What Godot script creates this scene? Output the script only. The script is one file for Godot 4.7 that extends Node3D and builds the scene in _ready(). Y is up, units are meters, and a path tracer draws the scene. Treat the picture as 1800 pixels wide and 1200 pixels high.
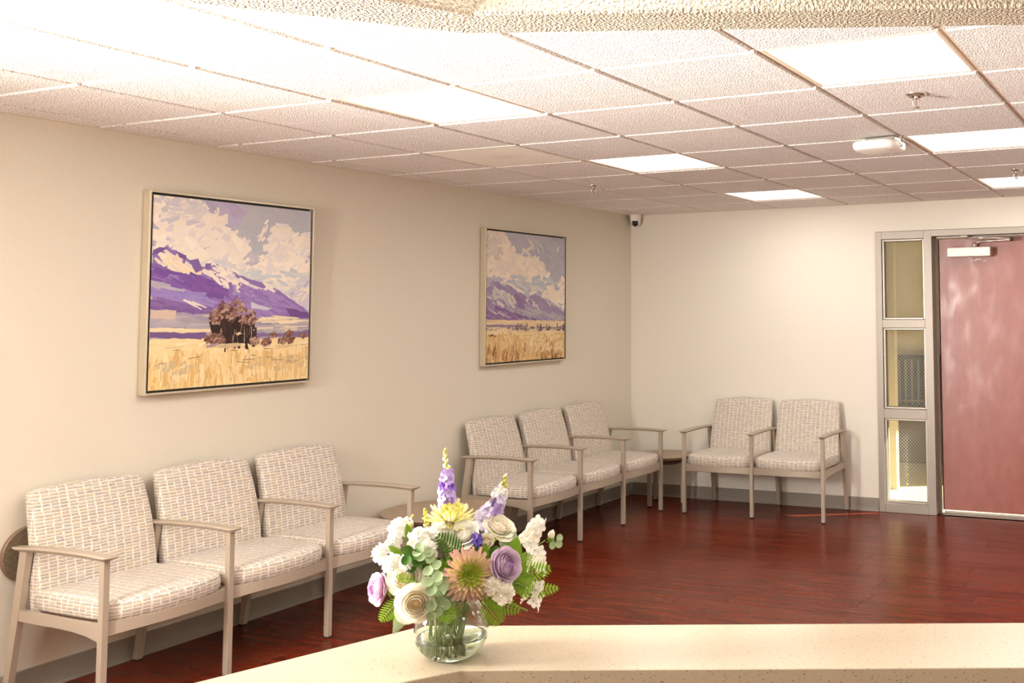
extends Node3D
# A clinic waiting room seen over its reception counter. x runs along the back wall, z towards the camera, y up.

const CEIL := 2.405
const RUN0 := 0.179        # first ceiling runner from the left wall
const CELL := 0.6084
const ROWZ := 5.455        # cross tee number 0
const CELLZ := 0.6108
const VASE := Vector3(3.165, 0.9, 6.262)

var M := {}
var used := {}
var rng := RandomNumberGenerator.new()


func _ready() -> void:
	set_view()
	set_light()
	make_materials()
	build_floor()
	build_walls()
	build_ceiling()
	build_lights()
	build_soffit()
	build_door()
	build_vestibule()
	build_counter()
	build_benches()
	build_tables()
	build_pictures()
	build_ceiling_things()
	build_vase()
	build_bouquet()


# ---------------------------------------------------------------- view and light
func set_view() -> void:
	var cam := Camera3D.new()
	cam.name = "camera"
	add_child(cam)
	cam.transform = Transform3D(Basis(Vector3(0.91884, -0.00782, -0.39455), Vector3(0.03405, 0.99765, 0.05952), Vector3(0.39316, -0.06813, 0.91694)).orthonormalized(), Vector3(4.50535, 1.55998, 7.91899))
	cam.projection = Camera3D.PROJECTION_FRUSTUM
	cam.near = 0.05
	cam.far = 60.0
	cam.keep_aspect = Camera3D.KEEP_HEIGHT
	var f := 1819.91
	cam.size = cam.near * 1200.0 / f
	cam.frustum_offset = Vector2(cam.near * (900.0 - 1314.04) / f, -cam.near * (600.0 - 422.94) / f)
	cam.current = true


func set_light() -> void:
	var e := Environment.new()
	var sky := Sky.new()
	var sm := ProceduralSkyMaterial.new()
	sm.sky_top_color = Color(0.45, 0.62, 0.85)
	sm.sky_horizon_color = Color(0.86, 0.9, 0.92)
	sm.ground_bottom_color = Color(0.5, 0.47, 0.42)
	sm.ground_horizon_color = Color(0.8, 0.8, 0.77)
	sm.sun_angle_max = 1.0
	sky.sky_material = sm
	e.background_mode = Environment.BG_SKY
	e.sky = sky
	e.background_energy_multiplier = 1.0
	e.tonemap_mode = Environment.TONE_MAPPER_LINEAR
	e.tonemap_exposure = EXPOSURE
	e.sdfgi_enabled = true
	e.ssao_enabled = true
	e.ssil_enabled = true
	var w := WorldEnvironment.new()
	w.name = "environment"
	w.environment = e
	add_child(w)
	var sun := DirectionalLight3D.new()
	sun.name = "sun"
	sun.light_color = Color(1.0, 0.97, 0.86)
	sun.light_energy = SUN_ENERGY
	sun.light_angular_distance = 0.5
	sun.shadow_enabled = true
	add_child(sun)
	sun.look_at_from_position(Vector3.ZERO, SUN_TO, Vector3.UP)
	# unseen lights from the left: one level, one tilted up at the ceiling
	unseen_light("unseen_left_light", 0.0, 1.80, 0.07, Vector2(WIN_U1 - WIN_U0 - 0.1, 0.72), 0.0, LEFT_LIGHT_COLOR, LEFT_LIGHT_ENERGY)
	unseen_light("unseen_left_uplight", 0.0, 0.45, 0.55, Vector2(WIN_U1 - WIN_U0 - 0.1, 0.8), 0.80, LEFT_UPLIGHT_COLOR, LEFT_UPLIGHT_ENERGY)


func unseen_light(called: String, u: float, y: float, outside: float, size: Vector2, tilt: float, color: Color, energy: float) -> void:
	var a := AreaLight3D.new()
	a.name = called
	a.area_size = size
	a.light_color = color
	a.light_energy = energy
	a.area_range = 20.0
	a.shadow_enabled = true
	a.transform = Transform3D(Basis(Vector3.UP, -PI / 4) * Basis(Vector3.RIGHT, tilt), win_at((WIN_U0 + WIN_U1) / 2 + u, y, -outside))
	add_child(a)


func win_at(u: float, y: float, inward: float) -> Vector3:     # along the unseen splayed window wall, from the end of the left wall
	return Vector3(0, y, LEFT_END) + Vector3(0.70711, 0, 0.70711) * u + Vector3(0.70711, 0, -0.70711) * inward


const EXPOSURE := 1.36
const SUN_ENERGY := 6.0
const SUN_TO := Vector3(-0.80, -0.62, 0.47)
const LEFT_LIGHT_ENERGY := 17.0
const LEFT_LIGHT_COLOR := Color(1.0, 0.985, 0.96)
const LEFT_UPLIGHT_ENERGY := 46.0
const LEFT_UPLIGHT_COLOR := Color(1.0, 0.98, 0.95)
const PANEL_ENERGY := 0.72
const DESK_PANEL_ENERGY := 0.4
const PANEL_COLOR := Color(1.0, 0.985, 0.96)
const FRONT_Z := 8.5
const LEFT_END := 6.45      # where the left wall turns into the unseen splayed window wall
const WIN_U0 := 1.15
const WIN_U1 := 1.8
const WIN_Y0 := 0.3
const WIN_Y1 := 2.2


# ---------------------------------------------------------------- shape helper
class Shape:
	var v := PackedVector3Array()
	var u := PackedVector2Array()
	var g := PackedInt32Array()
	var smooth := 0            # 0: smooth together, -1: flat

	func tri(a: Vector3, b: Vector3, c: Vector3, ua := Vector2.ZERO, ub := Vector2.ZERO, uc := Vector2.ZERO) -> void:
		v.append_array([a, b, c])
		u.append_array([ua, ub, uc])
		g.append_array([smooth, smooth, smooth])

	func quad(a: Vector3, b: Vector3, c: Vector3, d: Vector3) -> void:   # counter-clockwise from outside
		tri(a, b, c)
		tri(a, c, d)

	func orient(from: int) -> void:      # turns a closed piece the right way out
		var vol := 0.0
		var o := v[from] if from < v.size() else Vector3.ZERO
		for i in range(from, v.size(), 3):
			vol += (v[i] - o).dot((v[i + 1] - o).cross(v[i + 2] - o))
		if vol < 0.0:
			for i in range(from, v.size(), 3):
				var t := v[i + 1]
				v[i + 1] = v[i + 2]
				v[i + 2] = t
				var s := u[i + 1]
				u[i + 1] = u[i + 2]
				u[i + 2] = s

	func loft(loops: Array, caps := true) -> void:     # closed loops of equal length
		var from := v.size()
		var n: int = loops[0].size()
		for i in loops.size() - 1:
			var p: PackedVector3Array = loops[i]
			var q: PackedVector3Array = loops[i + 1]
			for j in n:
				var k := (j + 1) % n
				if not p[j].is_equal_approx(p[k]):
					tri(p[j], p[k], q[k])
				if not q[j].is_equal_approx(q[k]):
					tri(p[j], q[k], q[j])
		if caps:
			for e in 2:
				var p: PackedVector3Array = loops[0] if e == 0 else loops[loops.size() - 1]
				var c := Vector3.ZERO
				for w in p:
					c += w / n
				for j in n:
					if e == 0:
						tri(c, p[(j + 1) % n], p[j])
					else:
						tri(c, p[j], p[(j + 1) % n])
			orient(from)

	func box(c: Vector3, s: Vector3, bevel := 0.0, b := Basis.IDENTITY) -> void:
		var keep := smooth
		smooth = -1
		var h := s / 2.0
		var e: float = min(bevel, min(h.x, min(h.y, h.z)) * 0.9)
		var loops := []
		var levels := [[-h.y, 0.0], [h.y, 0.0]] if e <= 0.0 else [[-h.y, e], [-h.y + e, 0.0], [h.y - e, 0.0], [h.y, e]]
		for t in levels:
			var l := PackedVector3Array()
			var ix: float = h.x - t[1]
			var iz: float = h.z - t[1]
			var k := e * 0.7
			var ring := [Vector2(ix, iz), Vector2(ix, -iz), Vector2(-ix, -iz), Vector2(-ix, iz)]
			if e > 0.0:
				ring = [Vector2(ix - k, iz), Vector2(ix, iz - k), Vector2(ix, -iz + k), Vector2(ix - k, -iz), Vector2(-ix + k, -iz), Vector2(-ix, -iz + k), Vector2(-ix, iz - k), Vector2(-ix + k, iz)]
			for q in ring:
				l.append(c + b * Vector3(q.x, t[0], q.y))
			loops.append(l)
		loft(loops)
		smooth = keep

	func tube(pts: Array, radii: Array, sides := 8, squash := Vector2.ONE) -> void:
		var loops := []
		var side := Vector3.ZERO
		for i in pts.size():
			var d: Vector3 = (pts[min(i + 1, pts.size() - 1)] - pts[max(i - 1, 0)]).normalized()
			if side == Vector3.ZERO:
				side = d.cross(Vector3.UP if abs(d.y) < 0.9 else Vector3.RIGHT).normalized()
			side = (side - d * side.dot(d)).normalized()
			var other := d.cross(side)
			var r: float = radii[min(i, radii.size() - 1)]
			var l := PackedVector3Array()
			for k in sides:
				var a := TAU * k / sides
				l.append(pts[i] + (side * cos(a) * squash.x + other * sin(a) * squash.y) * r)
			loops.append(l)
		loft(loops)

	func lathe(profile: Array, segs := 32, c := Vector3.ZERO) -> void:   # profile of Vector2(radius, y); closed at the ends by small radii
		var loops := []
		for q in profile:
			var l := PackedVector3Array()
			for k in segs:
				var a := TAU * k / segs
				l.append(c + Vector3(q.x * cos(a), q.y, -q.x * sin(a)))
			loops.append(l)
		loft(loops)

	func prism(poly: PackedVector2Array, y0: float, y1: float, bevel := 0.0) -> void:   # polygon in x,z raised from y0 to y1
		var from := v.size()
		var keep := smooth
		smooth = -1
		var n := poly.size()
		var inner := poly
		if bevel > 0.0:
			var off := Geometry2D.offset_polygon(poly, -bevel, Geometry2D.JOIN_MITER)
			if off.size() == 1 and off[0].size() == n:
				var best := 0
				for i in n:
					if off[0][i].distance_to(poly[0]) < off[0][best].distance_to(poly[0]):
						best = i
				inner = PackedVector2Array()
				for i in n:
					inner.append(off[0][(best + i) % n])
				if Geometry2D.is_polygon_clockwise(off[0]) != Geometry2D.is_polygon_clockwise(poly):
					inner = poly
		var b := bevel if inner != poly else 0.0
		var t := Geometry2D.triangulate_polygon(inner)
		for i in range(0, t.size(), 3):
			tri(P(inner[t[i]], y1), P(inner[t[i + 1]], y1), P(inner[t[i + 2]], y1))
			tri(P(inner[t[i]], y0), P(inner[t[i + 2]], y0), P(inner[t[i + 1]], y0))
		var cw := 1.0
		if t.size() > 2:
			cw = sign((P(inner[t[1]], 0) - P(inner[t[0]], 0)).cross(P(inner[t[2]], 0) - P(inner[t[0]], 0)).y)
		# sides wound to agree with the top's boundary
		var area := 0.0
		for i in n:
			area += poly[i].x * poly[(i + 1) % n].y - poly[(i + 1) % n].x * poly[i].y
		var flip := (area > 0.0) == (cw > 0.0)
		for i in n:
			var k := (i + 1) % n
			var rings := [[inner, y0], [poly, y0 + b], [poly, y1 - b], [inner, y1]] if b > 0.0 else [[poly, y0], [poly, y1]]
			for r in rings.size() - 1:
				var a0 := P(rings[r][0][i], rings[r][1])
				var a1 := P(rings[r][0][k], rings[r][1])
				var b1 := P(rings[r + 1][0][k], rings[r + 1][1])
				var b0 := P(rings[r + 1][0][i], rings[r + 1][1])
				if flip:
					quad(a1, a0, b0, b1)
				else:
					quad(a0, a1, b1, b0)
		orient(from)
		smooth = keep

	func P(q: Vector2, y: float) -> Vector3:
		return Vector3(q.x, y, q.y)

	func sheet(f: Callable, nu: int, nv: int) -> void:     # an open surface f(u, v) for u, v in 0..1
		for i in nu:
			for j in nv:
				var u0 := float(i) / nu
				var u1 := float(i + 1) / nu
				var v0 := float(j) / nv
				var v1 := float(j + 1) / nv
				var a: Vector3 = f.call(u0, v0)
				var b: Vector3 = f.call(u1, v0)
				var c: Vector3 = f.call(u1, v1)
				var d: Vector3 = f.call(u0, v1)
				if not a.is_equal_approx(b):
					tri(a, b, c, Vector2(u0, 1 - v0), Vector2(u1, 1 - v0), Vector2(u1, 1 - v1))
				if not c.is_equal_approx(d):
					tri(a, c, d, Vector2(u0, 1 - v0), Vector2(u1, 1 - v1), Vector2(u0, 1 - v1))

	func add(s: Shape, x := Transform3D.IDENTITY) -> void:
		for w in s.v:
			v.append(x * w)
		u.append_array(s.u)
		g.append_array(s.g)

	func mesh(m: Material = null) -> ArrayMesh:
		var st := SurfaceTool.new()
		st.begin(Mesh.PRIMITIVE_TRIANGLES)
		for i in range(0, v.size(), 3):
			for k in [0, 2, 1]:
				st.set_smooth_group(g[i + k])
				st.set_uv(u[i + k])
				st.add_vertex(v[i + k])
		st.generate_normals()
		st.index()
		if m:
			st.set_material(m)
		return st.commit()


func numbered(called: String) -> String:
	var n: int = used.get(called, -1) + 1
	used[called] = n
	return called if n == 0 else "%s_%03d" % [called, n]


func tag(o: Node3D, label: String, category: String, group := "") -> Node3D:
	o.set_meta("label", label)
	o.set_meta("category", category)
	if group:
		o.set_meta("group", group)
	return o


func thing(called: String, label: String, category: String, at := Vector3.ZERO, basis := Basis.IDENTITY, group := "") -> Node3D:
	var o := Node3D.new()
	o.name = numbered(called)
	add_child(o, true)
	o.transform = Transform3D(basis, at)
	return tag(o, label, category, group)


func part(called: String, s: Variant, m: Material, parent: Node3D, x := Transform3D.IDENTITY) -> MeshInstance3D:
	var o := MeshInstance3D.new()
	o.name = called
	o.mesh = s if s is Mesh else s.mesh()
	o.material_override = m
	o.transform = x
	if parent == self:
		o.name = numbered(called)
	parent.add_child(o, true)
	return o


func struct(called: String, s: Variant, m: Material) -> MeshInstance3D:
	var o := part(called, s, m, self)
	o.set_meta("kind", "structure")
	return o


func box(c: Vector3, s: Vector3, bevel := 0.0, b := Basis.IDENTITY) -> Shape:
	var sh := Shape.new()
	sh.box(c, s, bevel, b)
	return sh


func run_x(i: float) -> float:
	return RUN0 + CELL * i


func row_z(k: float) -> float:
	return ROWZ - CELLZ * k


func up_to(d: Vector3) -> Basis:       # a basis whose y axis points along d
	var y := d.normalized()
	var x := y.cross(Vector3.BACK if abs(y.z) < 0.9 else Vector3.RIGHT).normalized()
	return Basis(x, y, x.cross(y))


# ---------------------------------------------------------------- materials
func mat(c: Color, rough := 0.6, metal := 0.0, spec := 0.5) -> StandardMaterial3D:
	var m := StandardMaterial3D.new()
	m.albedo_color = c
	m.roughness = rough
	m.metallic = metal
	m.metallic_specular = spec
	return m


func c8(r: float, g: float, b: float) -> Color:
	return Color(r / 255.0, g / 255.0, b / 255.0)


func noise(size: int, freq: float, kind := FastNoiseLite.TYPE_SIMPLEX_SMOOTH, octaves := 3, sd := 1) -> NoiseTexture2D:
	var t := NoiseTexture2D.new()
	t.width = size
	t.height = size
	t.seamless = true
	var n := FastNoiseLite.new()
	n.noise_type = kind
	n.frequency = freq
	n.fractal_octaves = octaves
	n.seed = sd
	t.noise = n
	return t


func ramp(t: NoiseTexture2D, stops: Array) -> NoiseTexture2D:
	var g := Gradient.new()
	var offs := PackedFloat32Array()
	var cols := PackedColorArray()
	for s in stops:
		offs.append(s[0])
		cols.append(s[1])
	g.offsets = offs
	g.colors = cols
	t.color_ramp = g
	return t


func relief(m: StandardMaterial3D, t: Texture2D, cm: float) -> StandardMaterial3D:
	m.heightmap_enabled = true
	m.heightmap_texture = t
	m.heightmap_scale = cm
	return m


func plane_map(m: StandardMaterial3D, metres: Vector3, world := true, offset := Vector3.ZERO) -> StandardMaterial3D:
	m.uv1_triplanar = true
	m.uv1_world_triplanar = world
	m.uv1_triplanar_sharpness = 6.0
	m.uv1_scale = Vector3(1.0 / metres.x, 1.0 / metres.y, 1.0 / metres.z)
	m.uv1_offset = offset
	return m


func fabric_image() -> ImageTexture:
	# woven upholstery: columns of short horizontal dashes, a broad pale one and a thin darker one per row, on ivory
	var n := 1024
	var im := Image.create(n, n, false, Image.FORMAT_RGB8)
	var ground := c8(222, 214, 204)
	im.fill(ground)
	var r := RandomNumberGenerator.new()
	r.seed = 7
	var broad := [c8(186, 171, 154), c8(178, 170, 161), c8(198, 178, 148), c8(184, 167, 150), c8(196, 183, 164), c8(170, 159, 149)]
	var thin := [c8(112, 96, 80), c8(108, 100, 92), c8(134, 110, 82), c8(100, 88, 76), c8(126, 108, 96)]
	var cols := 11
	var rows := 30
	var cw := float(n) / cols
	var rh := float(n) / rows
	for i in cols:
		for j in rows:
			var a: Color = broad[r.randi() % broad.size()]
			var t: Color = thin[r.randi() % thin.size()]
			var x0 := i * cw + r.randf_range(0, 12)
			var w := cw * r.randf_range(0.78, 0.94)
			var y0 := j * rh + r.randf_range(1, 5)
			for q in [[0.0, 0.50, 0], [0.52, 0.17, 1]]:
				var k := 0
				while k < int(w):
					var run := r.randi_range(8, 30)
					var col := a.lerp(ground, r.randf_range(0.0, 0.3)) if q[2] == 0 else t.lerp(a, r.randf_range(0.0, 0.55))
					im.fill_rect(Rect2i(int(x0 + k) % n, (int(y0 + q[0] * rh) + r.randi_range(-1, 1) + n) % n, min(run, int(w) - k), int(max(2.0, q[1] * rh))), col)
					k += run
	for i in range(0, n, 4):
		for j in range(0, n, 4):
			if r.randf() < 0.35:
				im.fill_rect(Rect2i(i, j, 1, 3), im.get_pixel(i, j).darkened(0.08))
	return ImageTexture.create_from_image(im)


func quartz_image() -> ImageTexture:
	var n := 1024
	var im := Image.create(n, n, false, Image.FORMAT_RGB8)
	im.fill(c8(188, 172, 146))
	var r := RandomNumberGenerator.new()
	r.seed = 11
	for i in 5200:
		var s := r.randi_range(1, 4)
		im.fill_rect(Rect2i(r.randi() % n, r.randi() % n, s + r.randi() % 3, s), c8(204, 190, 168).lerp(c8(174, 152, 122), r.randf()))
	for i in 2600:
		var s := r.randi_range(1, 3) if r.randf() < 0.93 else r.randi_range(3, 5)
		var c: Color = [c8(150, 118, 82), c8(120, 96, 70), c8(176, 140, 96), c8(140, 124, 104)][r.randi() % 4]
		im.fill_rect(Rect2i(r.randi() % n, r.randi() % n, s + r.randi() % 4, s), c.darkened(0.12))
	return ImageTexture.create_from_image(im)


func make_materials() -> void:
	# painted plaster with a light orange-peel texture
	var peel := noise(512, 0.035, FastNoiseLite.TYPE_SIMPLEX_SMOOTH, 3, 3)
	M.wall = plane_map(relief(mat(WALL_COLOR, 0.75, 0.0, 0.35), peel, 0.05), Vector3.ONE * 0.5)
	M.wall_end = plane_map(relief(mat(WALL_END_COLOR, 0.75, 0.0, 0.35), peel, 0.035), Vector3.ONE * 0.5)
	M.base = mat(c8(140, 131, 119), 0.5)
	# mineral-fibre ceiling tile: pebbled, pitted
	var pits := ramp(noise(512, 0.075, FastNoiseLite.TYPE_SIMPLEX, 2, 5), [[0.0, c8(160, 144, 130)], [0.34, c8(222, 213, 205)], [0.46, c8(250, 248, 245)], [1.0, c8(250, 247, 244)]])
	var lumps := noise(512, 0.075, FastNoiseLite.TYPE_SIMPLEX, 2, 5)
	M.tiles = []
	for k in 3:
		var t := mat(Color.WHITE.darkened(0.012 * k), 0.9, 0.0, 0.2)
		t.albedo_texture = pits
		M.tiles.append(plane_map(relief(t, lumps, 0.30), Vector3.ONE * 0.40, true, Vector3(0.37 * k, 0, 0.21 * k)))
	M.grid = mat(c8(226, 208, 186), 0.45)
	M.slab = mat(c8(225, 215, 200), 0.9)
	# sprayed plaster of the soffit
	var spray := noise(512, 0.055, FastNoiseLite.TYPE_SIMPLEX, 3, 9)
	M.soffit = plane_map(relief(mat(c8(196, 183, 163), 0.85, 0.0, 0.3), spray, 0.75), Vector3.ONE * 0.32)
	# cherry vinyl planks
	M.planks = []
	for k in 6:
		var grain := noise(1024, 0.012, FastNoiseLite.TYPE_SIMPLEX_SMOOTH, 4, 20 + k)
		grain.width = 512
		grain.height = 512
		var tone: float = [0.0, 0.05, -0.04, 0.02, -0.02, 0.07][k]
		var a := c8(70, 22, 11)
		var b := c8(92, 30, 14)
		var c := c8(116, 43, 20)
		ramp(grain, [[0.0, a.lightened(max(tone, 0)).darkened(max(-tone, 0))], [0.42, b.lightened(max(tone, 0)).darkened(max(-tone, 0))], [0.7, b.lerp(c, 0.6)], [1.0, c]])
		var p := mat(Color.WHITE, FLOOR_ROUGH, 0.0, 0.22)
		p.albedo_texture = grain
		M.planks.append(plane_map(p, Vector3(2.6, 1.0, 0.34), true, Vector3(0.31 * k, 0, 0.47 * k)))
	M.subfloor = mat(c8(96, 34, 20), 0.5)
	# furniture
	var fab := mat(Color.WHITE, 0.9, 0.0, 0.2)
	fab.albedo_texture = fabric_image()
	fab.rim_enabled = true
	fab.rim = 0.2
	M.fabric = plane_map(relief(fab, fab.albedo_texture, 0.04), Vector3.ONE * 0.40, false)
	M.frame = mat(c8(174, 160, 143), 0.42, 0.15)
	M.rubber = mat(c8(38, 34, 30), 0.7)
	var top := mat(Color.WHITE, 0.4)
	top.albedo_texture = ramp(noise(512, 0.012, FastNoiseLite.TYPE_SIMPLEX_SMOOTH, 4, 31), [[0.0, c8(146, 122, 100)], [0.5, c8(160, 137, 113)], [1.0, c8(172, 150, 126)]])
	M.table = plane_map(top, Vector3(0.9, 0.9, 0.12), false)
	M.table_edge = mat(c8(120, 88, 66), 0.5)
	var dark := mat(Color.WHITE, 0.5)
	dark.albedo_texture = ramp(noise(512, 0.03, FastNoiseLite.TYPE_SIMPLEX_SMOOTH, 4, 33), [[0.0, c8(84, 70, 56)], [0.45, c8(112, 96, 78)], [0.6, c8(128, 112, 92)], [1.0, c8(146, 130, 108)]])
	M.dark_wood = plane_map(dark, Vector3(0.5, 0.03, 0.5), true)
	# counter
	var q := mat(Color.WHITE, 0.3)
	q.albedo_texture = quartz_image()
	M.quartz = plane_map(q, Vector3.ONE * 0.55)
	M.laminate = mat(c8(176, 156, 132), 0.5)
	# door and metal
	M.steel = mat(c8(150, 140, 129), 0.38, 0.3)
	M.bead = mat(c8(166, 157, 146), 0.34, 0.4)
	M.seam = mat(c8(60, 48, 38), 0.7)
	var dw := mat(Color.WHITE, 0.38, 0.0, 0.6)
	dw.albedo_texture = ramp(noise(512, 0.014, FastNoiseLite.TYPE_SIMPLEX_SMOOTH, 4, 41), [[0.0, c8(142, 68, 52)], [0.5, c8(148, 74, 58)], [1.0, c8(155, 82, 65)]])
	dw.roughness_texture = ramp(noise(512, 0.008, FastNoiseLite.TYPE_SIMPLEX_SMOOTH, 3, 43), [[0.0, Color(0.75, 0.75, 0.75)], [1.0, Color(1.25, 1.25, 1.25)]])
	M.door = plane_map(dw, Vector3(0.6, 1.5, 0.6))
	M.chrome = mat(c8(214, 208, 200), 0.22, 0.9)
	M.white_metal = mat(c8(238, 234, 226), 0.35)
	M.white = mat(c8(240, 236, 228), 0.45)
	M.black = mat(c8(20, 18, 16), 0.35)
	M.lens = mat(c8(14, 12, 12), 0.08)
	M.champagne = mat(c8(206, 194, 172), 0.34, 0.55)
	M.pane = mat(Color(0.93, 0.96, 0.93, 0.06), 0.02)
	M.pane.metallic_specular = 0.06
	M.pane.transparency = BaseMaterial3D.TRANSPARENCY_ALPHA
	M.wire = mat(c8(214, 214, 204), 0.35, 0.6)
	var glow := mat(Color.WHITE, 0.6)
	glow.emission_enabled = true
	glow.emission = Color(1.0, 0.985, 0.96)
	glow.emission_energy_multiplier = 1.6
	M.glow = glow
	M.vest_wall = mat(c8(200, 188, 152), 0.8)
	M.vest_floor = mat(c8(206, 196, 160), 0.6)
	M.vest_dark = mat(c8(58, 54, 48), 0.85, 0.0, 0.2)
	M.vest_mid = mat(c8(126, 114, 98), 0.8, 0.0, 0.2)


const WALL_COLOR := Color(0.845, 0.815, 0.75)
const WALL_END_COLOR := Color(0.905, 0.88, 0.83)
const FLOOR_ROUGH := 0.25


# ---------------------------------------------------------------- the room
func build_floor() -> void:
	var f := struct("floor", box(Vector3(3.2, -0.06, 4.2), Vector3(6.7, 0.1, 8.9)), M.subfloor)
	rng.seed = 5
	var w := 0.152
	var long := 1.22
	var shared := {}
	for j in 41:
		var x := -rng.randf_range(0.1, long - 0.1)
		while x < 4.9:
			var x0: float = max(x, 0.0)
			var x1: float = min(x + long, 6.3)
			var l := x1 - x0 - 0.0012
			var key := "%.3f" % l
			if not shared.has(key):
				shared[key] = box(Vector3.ZERO, Vector3(l, 0.01, w - 0.0012), 0.0008).mesh()
			part("plank", shared[key], M.planks[rng.randi() % 6], f, Transform3D(Basis.IDENTITY, Vector3((x0 + x1) / 2, -0.005, w * (j + 0.5))))
			x += long
	part("plank_field", box(Vector3(3.2, -0.005, (w * 41 + 8.6) / 2), Vector3(6.4, 0.01, 8.6 - w * 41)), M.planks[1], f)
	part("plank_field", box(Vector3(5.75, -0.006, w * 20.5), Vector3(1.2, 0.008, w * 41)), M.planks[0], f)


func build_walls() -> void:
	struct("wall_left", box(Vector3(-0.06, 1.25, LEFT_END / 2 - 0.1), Vector3(0.12, 2.6, LEFT_END + 0.25)), M.wall)
	# the end wall, with the opening for the door and its sidelight
	var s := Shape.new()
	s.box(Vector3(1.106, 1.25, -0.07), Vector3(2.212, 2.6, 0.14))
	s.box(Vector3((2.212 + 3.70) / 2, 2.365, -0.07), Vector3(3.70 - 2.212, 0.37, 0.14))
	s.box(Vector3((3.70 + 6.4) / 2, 1.25, -0.07), Vector3(6.4 - 3.70, 2.6, 0.14))
	struct("wall_back", s, M.wall_end)
	struct("wall_right", box(Vector3(6.46, 1.25, 4.2), Vector3(0.12, 2.6, 8.9)), M.wall_end)
	# the front wall behind the camera, and an unseen splayed wall and window
	var fx := FRONT_Z - LEFT_END
	struct("wall_front", box(Vector3((fx + 6.5) / 2, 1.25, FRONT_Z + 0.06), Vector3(6.5 - fx, 2.6, 0.12)), M.wall_end)
	var fr := Shape.new()
	var by := Basis(Vector3.UP, -PI / 4)
	var full := fx * 1.41421
	var wh := WIN_Y1 - WIN_Y0
	var wc := (WIN_U0 + WIN_U1) / 2
	fr.box(win_at(WIN_U0 / 2, 1.25, -0.06), Vector3(WIN_U0, 2.6, 0.12), 0.0, by)
	fr.box(win_at((WIN_U1 + full) / 2, 1.25, -0.06), Vector3(full - WIN_U1, 2.6, 0.12), 0.0, by)
	fr.box(win_at(wc, WIN_Y0 / 2, -0.06), Vector3(WIN_U1 - WIN_U0, WIN_Y0, 0.12), 0.0, by)
	fr.box(win_at(wc, (WIN_Y1 + 2.55) / 2, -0.06), Vector3(WIN_U1 - WIN_U0, 2.55 - WIN_Y1, 0.12), 0.0, by)
	struct("wall_unseen_window", fr, M.wall_end)
	var win := Shape.new()
	for u in [WIN_U0 + 0.02, wc, WIN_U1 - 0.02]:
		win.box(win_at(u, (WIN_Y0 + WIN_Y1) / 2, -0.03), Vector3(0.04, wh, 0.05), 0.004, by)
	for y in [WIN_Y0 + 0.02, WIN_Y1 - 0.02]:
		win.box(win_at(wc, y, -0.03), Vector3(WIN_U1 - WIN_U0, 0.04, 0.05), 0.004, by)
	var w := struct("unseen_window_2", win, M.steel)  # out of view, placed to go with the light from the left
	for k in 2:
		part("pane", box(win_at(lerp(WIN_U0, WIN_U1, 0.25 + 0.5 * k), (WIN_Y0 + WIN_Y1) / 2, -0.03), Vector3((WIN_U1 - WIN_U0) / 2 - 0.06, wh - 0.08, 0.002), 0.0, by), M.pane, w)
	# vinyl cove base: flat face, rounded top, toe at the floor
	var prof := [Vector2(0, 0), Vector2(0.012, 0), Vector2(0.012, 0.004), Vector2(0.006, 0.012), Vector2(0.0045, 0.03), Vector2(0.004, 0.098), Vector2(0.0025, 0.102), Vector2(0, 0.103)]
	struct("baseboard_left", cove(prof, Vector3(0, 0, LEFT_END), Vector3(0, 0, 0), Vector3.RIGHT), M.base)
	struct("baseboard_back", cove(prof, Vector3(0.012, 0, 0), Vector3(2.208, 0, 0), Vector3.BACK), M.base)
	struct("baseboard_right", cove(prof, Vector3(3.705, 0, 0), Vector3(6.4, 0, 0), Vector3.BACK), M.base)


func cove(prof: Array, a: Vector3, b: Vector3, out_: Vector3) -> Shape:
	var s := Shape.new()
	s.smooth = -1
	var loops := []
	for e in [a, b]:
		var l := PackedVector3Array()
		for q in prof:
			l.append(e + out_ * q.x + Vector3.UP * q.y)
		loops.append(l)
	s.loft(loops)
	return s


const PANELS := [[2, 1], [2, 4], [2, 7], [5, 1], [5, 4], [5, 7]]        # runner column, cross row of the lit ceiling panels in view
const PANELS_BEHIND := [[8, 1], [8, 4], [8, 7], [5, -2], [8, -2], [5, -5], [2, -2]]  # panels out of view, lighting the counter, soffit and right side


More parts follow.
